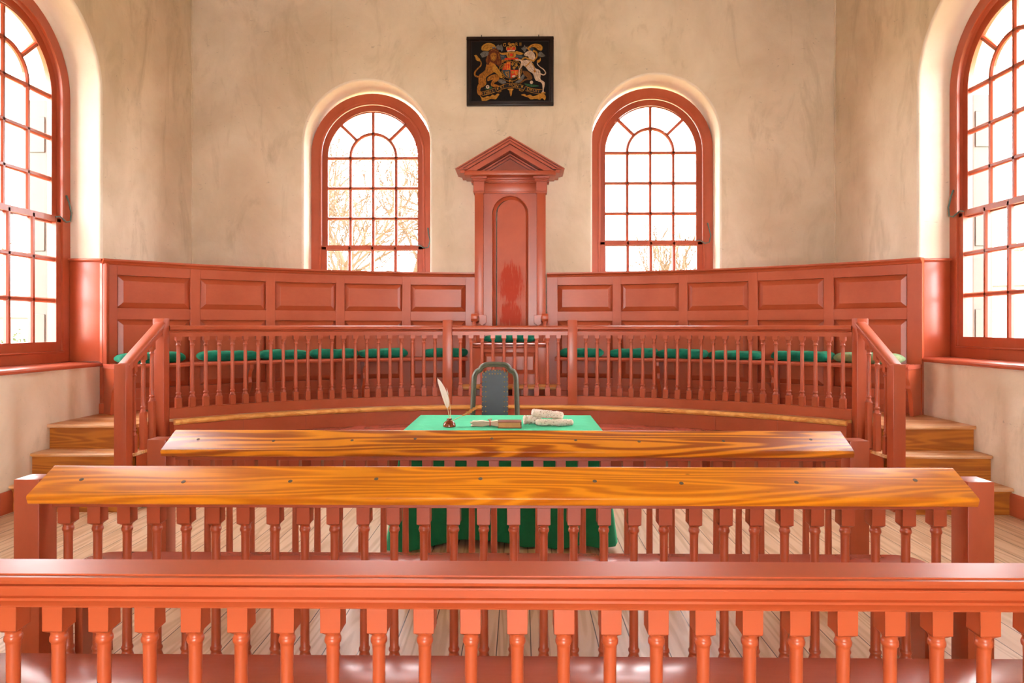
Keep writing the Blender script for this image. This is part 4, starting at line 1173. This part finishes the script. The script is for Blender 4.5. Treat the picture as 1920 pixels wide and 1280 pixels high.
f.shape([(1150, 750), (1215, 735), (1228, 790), (1282, 828), (1288, 870), (1272, 965), (1296, 985), (1240, 990), (1256, 960), (1252, 872), (1228, 832), (1180, 812)], 'white', 3)
f.shape([(850, 488), (930, 488), (965, 520), (965, 570), (938, 605), (916, 655), (920, 768), (896, 770), (902, 640), (928, 575), (925, 512), (852, 502)], 'white', 3)
f.shape([(892, 768), (922, 766), (926, 788), (890, 788)], 'gold', 4, False).shape([(1236, 985), (1296, 980), (1300, 1000), (1234, 1000)], 'gold', 4, False)
f.shape([(976, 416), (1020, 372), (1080, 358), (1122, 388), (1142, 430), (1140, 482), (1100, 522), (1058, 502), (1042, 446), (1002, 436)], 'white', 3)
f.shape([(1085, 352), (992, 296), (1064, 368)], 'gold', 4, False)
f.stroke([(1110, 360), (1160, 380), (1172, 440), (1140, 490), (1120, 515)], 30, 'gold', 4, 14)
f.stroke([(940, 500), (990, 462), (1050, 485), (1128, 520)], 22, 'gold', 5).stroke([(1000, 600), (1050, 550), (1080, 520)], 14, 'gold', 5).stroke([(1090, 540), (1130, 600), (1140, 665)], 12, 'gold', 5)
f.circle(1138, 668, 18, 'ochre', 6)
f.circle(1066, 394, 7, 'dark', 5).circle(990, 420, 5, 'dark', 5)
for a in ([(1050, 560), (1080, 610), (1120, 660)], [(1160, 660), (1170, 720), (1180, 770)], [(1190, 670), (1205, 730)], [(980, 530), (1000, 560)], [(1020, 400), (1060, 420)]): f.stroke(a, 6, 'grey', 4, 2)
f.build('unicorn')
f = Fig()
f.shape([(340, 345), (342, 290), (400, 246), (470, 240), (530, 265), (556, 312), (530, 342), (480, 330), (440, 355), (385, 352)], 'gold', 1)
f.stroke([(360, 330), (380, 290), (430, 270), (500, 280)], 8, 'shade', 2, 3)
f.stroke([(420, 330), (440, 300), (500, 305)], 8, 'shade', 2, 3)
f.shape([(555, 300), (590, 265), (612, 280), (640, 262), (662, 330), (640, 372), (622, 340), (590, 345)], 'grey', 1)
f.shape([(318, 402), (370, 365), (440, 366), (464, 392), (425, 430), (350, 455), (330, 425)], 'grey', 1)
f.shape([(500, 300), (540, 300), (545, 335), (510, 350)], 'grey', 2)
f.build('plume')
f = Fig()
f.shape([(1035, 310), (1090, 265), (1160, 252), (1230, 270), (1256, 312), (1240, 357), (1190, 345), (1150, 310), (1092, 302), (1050, 332)], 'gold', 1)
f.stroke([(1080, 300), (1130, 275), (1190, 280), (1230, 320)], 8, 'shade', 2, 3)
f.stroke([(1180, 300), (1215, 330)], 8, 'shade', 2, 3)
f.shape([(936, 322), (970, 300), (985, 270), (1005, 300), (1030, 295), (1010, 345), (985, 382), (962, 352)], 'grey', 1)
f.shape([(1180, 412), (1225, 372), (1265, 402), (1298, 438), (1250, 450), (1192, 442)], 'grey', 1)
f.shape([(1060, 335), (1100, 305), (1130, 340), (1100, 360)], 'blue', 2)
f.build('plume')
f = Fig()
f.shape([(600, 430), (660, 408), (706, 440), (700, 492), (640, 505), (606, 470)], 'blue', 1)
f.shape([(846, 420), (930, 418), (985, 462), (900, 478), (850, 470)], 'blue', 1)
f.stroke([(620, 450), (660, 440), (695, 460)], 9, 'grey', 2, 4)
f.stroke([(860, 445), (910, 440), (960, 460)], 9, 'grey', 2, 4)
f.shape([(580, 792), (660, 788), (712, 832), (650, 852), (592, 822)], 'grey', 1)
f.shape([(836, 832), (900, 792), (962, 712), (985, 740), (960, 790), (900, 842)], 'grey', 1)
f.shape([(588, 372), (640, 388), (722, 384), (722, 412), (662, 418), (610, 402)], 'gold', 2)
f.shape([(848, 370), (880, 365), (970, 400), (930, 418), (880, 412), (850, 400)], 'gold', 2)
f.shape([(640, 500), (700, 485), (720, 500), (650, 530), (620, 530)], 'ochre', 2)
f.shape([(690, 470), (760, 462), (880, 465), (886, 486), (800, 488), (700, 494)], 'red', 2)
f.build('mantling')
f = Fig()
f.shape([(722, 382), (838, 374), (852, 440), (805, 466), (740, 464), (716, 430)], 'gold', 3)
for k in range(4): f.stroke([(745+k*24, 395), (740+k*24, 445)], 7, 'dark', 4)
f.shape([(768, 404), (806, 402), (806, 438), (772, 440)], 'red', 5)
f.build('helmet')
f = Fig()
f.shape([(716, 318), (780, 300), (848, 312), (844, 350), (726, 356)], 'red', 3)
f.stroke([(724, 362), (784, 354), (842, 356)], 18, 'white', 4).stroke([(716, 345), (718, 305), (750, 298), (782, 345)], 13, 'gold', 5).stroke([(782, 345), (810, 295), (846, 300), (848, 342)], 13, 'gold', 5)
f.stroke([(750, 310), (782, 280), (815, 308)], 12, 'gold', 5)
f.shape([(738, 245), (760, 232), (775, 250), (830, 246), (836, 290), (815, 275), (780, 272), (774, 295), (755, 292), (752, 270), (738, 268)], 'gold', 6)
f.circle(756, 246, 15, 'ochre', 7)
f.build('crown')
# shield in quarters inside the garter
f = Fig()
GX, GY = 775, 645
def quarter(a0, a1, r=118, n=10):
    return [(GX, GY)]+[(GX+r*math.cos(math.radians(a0+(a1-a0)*k/n)), GY-r*math.sin(math.radians(a0+(a1-a0)*k/n))) for k in range(n+1)]
f.circle(GX, GY, 122, 'black', 1)
f.shape(quarter(90, 180), 'red', 2, False).shape(quarter(0, 90), 'black', 2, False).shape(quarter(180, 270), 'blue', 2, False).shape(quarter(270, 360), 'red', 2, False)
f.shape([(720, 527), (770, 522), (770, 645), (720, 645)], 'orange', 3, False)
for y in (562, 592, 622): f.stroke([(672, y), (690, y-8), (708, y)], 11, 'gold', 4)
f.shape([(735, 560), (755, 555), (758, 600), (748, 625), (736, 610)], 'red', 4)
for (x, y) in ((803, 555), (858, 575), (828, 612)):
    f.shape([(x, y-26), (x+9, y-8), (x, y+6), (x-9, y-8)], 'gold', 4).shape([(x-6, y+2), (x-20, y-10), (x-22, y+6), (x-10, y+10)], 'gold', 4).shape([(x+6, y+2), (x+20, y-10), (x+22, y+6), (x+10, y+10)], 'gold', 4)
    f.stroke([(x-13, y+10), (x+13, y+10)], 6, 'gold', 5).shape([(x, y+10), (x+8, y+24), (x, y+30), (x-8, y+24)], 'gold', 4)
f.stroke([(700, 672), (705, 700), (725, 730), (748, 745), (748, 668)], 8, 'gold', 4).stroke([(700, 672), (722, 680), (748, 668)], 9, 'gold', 4)
for k in range(4): f.stroke([(712+k*9, 682), (714+k*9, 712+k*8)], 3, 'gold', 4)
f.shape([(785, 670), (815, 660), (830, 690), (800, 705)], 'gold', 4).shape([(838, 660), (880, 665), (872, 720), (842, 705)], 'orange', 4).shape([(795, 735), (840, 725), (850, 745), (810, 755)], 'white', 4)
f.build('shield')
f = Fig()
n = 60
ang = [2*PI*k/n for k in range(n+1)]
f.stroke([(GX+170*math.cos(a), GY+170*math.sin(a)) for a in ang], 6, 'gold', 1).stroke([(GX+126*math.cos(a), GY+126*math.sin(a)) for a in ang], 6, 'gold', 2)
f.stroke([(755, 790), (762, 838)], 6, 'gold', 2).stroke([(795, 790), (800, 838)], 6, 'gold', 2).circle(768, 802, 12, 'gold', 2)
f.build('garter')
f = Fig()
bl, bmn, br = [(345, 972), (440, 950), (545, 915)], [(590, 900), (680, 862), (780, 848), (880, 858), (970, 882)], [(1000, 895), (1120, 930), (1252, 942)]
for c, dy in ((bl, 60), (bmn, 62), (br, 62)):
    top = catmull([tuple(map(float, p)) for p in c], 6); bot = [(x, y+dy) for x, y in reversed(top)]
    f.shape(top+bot, 'black', 2, False)
    f.stroke(c, 5, 'gold', 3).stroke([(x, y+dy) for x, y in c], 5, 'gold', 3)
f.stroke([(545, 915), (560, 960), (600, 975), (632, 960), (590, 905)], 7, 'gold', 1).stroke([(970, 882), (920, 935), (905, 950), (960, 960), (1000, 895)], 7, 'gold', 1)
f.circle(580, 928, 12, 'gold', 4).circle(948, 898, 14, 'gold', 4)
f.shape([(310, 1020), (360, 1062), (420, 1040), (470, 1042), (500, 1015), (540, 1028), (575, 1002), (606, 1010), (580, 1050), (550, 1085), (480, 1078), (420, 1102), (350, 1112), (335, 1070)], 'gold', 1)
f.stroke([(350, 1080), (430, 1070), (520, 1050)], 7, 'shade', 2, 3)
f.shape([(935, 1020), (985, 1008), (1020, 1030), (1070, 1018), (1110, 1042), (1160, 1030), (1200, 1010), (1262, 1000), (1304, 1042), (1290, 1100), (1250, 1070), (1215, 1095), (1160, 1080), (1080, 1088), (1040, 1058), (980, 1040)], 'gold', 1)
f.stroke([(1000, 1030), (1080, 1055), (1180, 1060)], 7, 'shade', 2, 3)
f.shape([(728, 935), (772, 925), (818, 932), (800, 962), (795, 1000), (780, 1042), (765, 1000), (756, 960)], 'gold', 1).stroke([(772, 950), (778, 1020)], 6, 'shade', 2, 2)
f.shape([(385, 915), (430, 925), (480, 890), (500, 915), (440, 935), (395, 930)], 'green', 1).circle(430, 898, 27, 'white', 3).circle(430, 898, 11, 'grey', 4)
f.shape([(985, 850), (1060, 860), (1190, 880), (1185, 895), (1080, 900), (1010, 880)], 'green', 1).circle(1090, 832, 24, 'white', 3)
f.build('motto_scroll')
def letters(items):
    mb = MB()
    for txt, x, y, size, rot in items:
        cu = bpy.data.curves.new('t', 'FONT'); cu.body = txt; cu.size = size*UN; cu.align_x = 'CENTER'; cu.align_y = 'CENTER'; cu.extrude = 0.0004; cu.resolution_u = 3
        to = bpy.data.objects.new('t', cu); COL.objects.link(to)
        bpy.context.view_layer.update()
        me = to.evaluated_get(bpy.context.evaluated_depsgraph_get()).to_mesh()
        u, v = uv(x, y); r = math.radians(rot); c, s = math.cos(r), math.sin(r)
        mb.add([(AX+u+p.co.x*c-p.co.y*s, AYF-0.0046-p.co.z, AZ+v+p.co.x*s+p.co.y*c) for p in me.vertices], [tuple(p.vertices) for p in me.polygons])
        to.evaluated_get(bpy.context.evaluated_depsgraph_get()).to_mesh_clear()
        bpy.data.objects.remove(to); bpy.data.curves.remove(cu)
    return mb
it = [('G', 685, 272, 74, 0), ('R II', 893, 262, 70, 0), ('DIEU', 447, 988, 66, 13), ('ET', 652, 900, 62, 18), ('MON', 820, 884, 62, -6), ('DROIT', 1118, 953, 66, -11)]
for k, chx in enumerate('HONI SOIT QUI MAL Y PENSE'):
    a = 232-(k+0.5)*(284/25)
    if chx != ' ': it.append((chx, GX+147*math.cos(math.radians(a)), GY-147*math.sin(math.radians(a)), 44, a-90))
letters(it).build('lettering', PC['gold'], pa, smooth=20)
# ------------------------------------------------------------------ outdoors, seen through the glass
tag(MB().box(-90, 90, YB+TH+0.02, 110, -0.75, -0.60).build('ground', M['ground']), 'flat winter lawn outside the end windows', 'ground', kind='structure')
tag(MB().box(-90, -XW-TH-0.02, -20, YB+TH, -0.75, -0.60).build('ground', M['ground']), 'flat winter lawn outside the left window', 'ground', kind='structure')
tag(MB().box(XW+TH+0.02, 90, -20, YB+TH, -0.75, -0.60).build('ground', M['ground']), 'flat winter lawn outside the right window', 'ground', kind='structure')
def tree(label, loc, height, spread, seed, depth=6, mat='twig', lean=0.0):
    rnd = random.Random(seed)
    mb = MB()
    def grow(p, d, l, r, k):
        n = 3
        pts = [p]; dd = d.copy()
        for i in range(n):
            dd = (dd+Vector((rnd.uniform(-1, 1), rnd.uniform(-1, 1), rnd.uniform(-0.3, 0.6)))*0.18).normalized()
            pts.append(pts[-1]+dd*l/n)
        mb.tube(pts, [r*(1-0.35*i/n) for i in range(n+1)], 5 if k < 2 else 3)
        if k >= depth: return
        m = 2 if k > 3 else 3
        for i in range(m+(1 if rnd.random() < 0.5 else 0)):
            a = rnd.uniform(0, 2*PI); sp = rnd.uniform(0.35, 0.85)*spread
            e1 = dd.orthogonal().normalized(); e2 = dd.cross(e1)
            nd = (dd+(e1*math.cos(a)+e2*math.sin(a))*sp).normalized()
            grow(pts[-1] if i else pts[2], nd, l*rnd.uniform(0.62, 0.82), r*0.63, k+1)
    grow(Vector((0, 0, 0)), Vector((lean, 0, 1)).normalized(), height*0.30, height*0.017, 0)
    o = mb.build('tree', M[mat], None, local=True)
    o.location = loc
    return tag(o, label, 'tree', 'bare trees outside the windows')
tree('bare bushy tree outside the left half of the left end window', (-6.6, 24.0, -0.62), 11.0, 1.0, 3, 7)
tree('bare spreading tree outside the right half of the left end window', (-4.2, 28.5, -0.62), 11.5, 1.1, 11, 7)
tree('low bare shrub tree at the foot of the left end window view', (-5.2, 20.0, -0.62), 8.0, 1.2, 21, 7)
tree('single bare sapling outside the right end window', (7.3, 30.0, -0.62), 8.6, 0.8, 5, 4)
tree('thin bare sapling low in the right end window', (5.6, 29.0, -0.62), 7.4, 0.7, 9, 4)
tree('bare tree outside the left side window', (-24.0, 31.0, -0.62), 8.5, 1.0, 31, 6)
tree('bare tree outside the right side window', (23.0, 27.0, -0.62), 9.0, 1.0, 41, 6)
def house(label, x, y, w, d, h, rz, nwin):
    t = thing('brick_house', label, 'house', (x, y, -0.6), rz)
    MB().box(-w/2, w/2, -d/2, d/2, 0, h).build('wall', M['brick'], t, local=True)
    MB().prism([(-d/2-0.3, h), (d/2+0.3, h), (0, h+d*0.42)], -w/2-0.3, w/2+0.3, 'x').build('roof', M['roof'], t, local=True)
    for k in range(nwin):
        cx = -w/2+(k+0.5)*w/nwin
        for z in ((1.0, 2.6), (3.4, 4.8)):
            if z[1] > h: continue
            f = MB().box(cx-0.5, cx+0.5, -d/2-0.04, -d/2+0.02, z[0], z[1]).build('window', M['outwhite'], t, local=True)
            MB().box(cx-0.42, cx+0.42, -d/2-0.05, -d/2-0.041, z[0]+0.08, z[1]-0.08).build('pane', M['roof'], f, local=True)
    return t
house('low brick outbuilding beyond the left side window', -47.0, 62.0, 9, 6, 3.0, 0.6, 3)
house('brick house beyond the right side window', 43.5, 55.0, 12, 8, 5.4, -0.6, 5)
sb = MB()
for k in range(1100):
    r = random.Random(k); p = Vector((r.gauss(0, 0.55), r.gauss(0, 0.4), 0.75+r.gauss(0, 0.36)))
    a = Vector((r.uniform(-1, 1), r.uniform(-1, 1), r.uniform(-1, 1)))*0.07; b = a.orthogonal()*0.5
    sb.add([p-a, p+b, p+a, p-b, p+a.cross(b).normalized()*0.02], [(0, 1, 4), (1, 2, 4), (2, 3, 4), (3, 0, 4)])
sb.tube([(0, 0, 0), (0.02, 0.0, 0.4), (0, 0, 0.9)], 0.04, 6)
o = sb.build('evergreen_bush', M['evergreen'], None, local=True); o.location = (-24.2, 32.5, -0.6)
tag(o, 'small green bush outside the left side window', 'bush')

# ------------------------------------------------------------------ daylight and camera
w = bpy.data.worlds.new('overcast_sky'); S.world = w; w.use_nodes = True
bg = w.node_tree.nodes['Background']
bg.inputs[0].default_value = (1.0, 0.965, 0.95, 1); bg.inputs[1].default_value = 17.0
S.view_settings.view_transform = 'Standard'; S.view_settings.look = 'None'
S.view_settings.gamma = 1.0; S.view_settings.use_curve_mapping = False
S.view_settings.exposure = 0.66
S.cycles.max_bounces = 16; S.cycles.diffuse_bounces = 8; S.cycles.glossy_bounces = 4; S.cycles.transparent_max_bounces = 12
S.cycles.sample_clamp_indirect = 6.0
cam = bpy.data.cameras.new('camera'); co_ = bpy.data.objects.new('camera', cam); COL.objects.link(co_)
cam.lens = 24.0; cam.sensor_width = 36.0; cam.sensor_fit = 'HORIZONTAL'; cam.shift_y = -27/1920
cam.clip_start = 0.05; cam.clip_end = 300
co_.location = (0.115, 0, 1.55); co_.rotation_euler = (PI/2, 0, 0.0125)
S.camera = co_
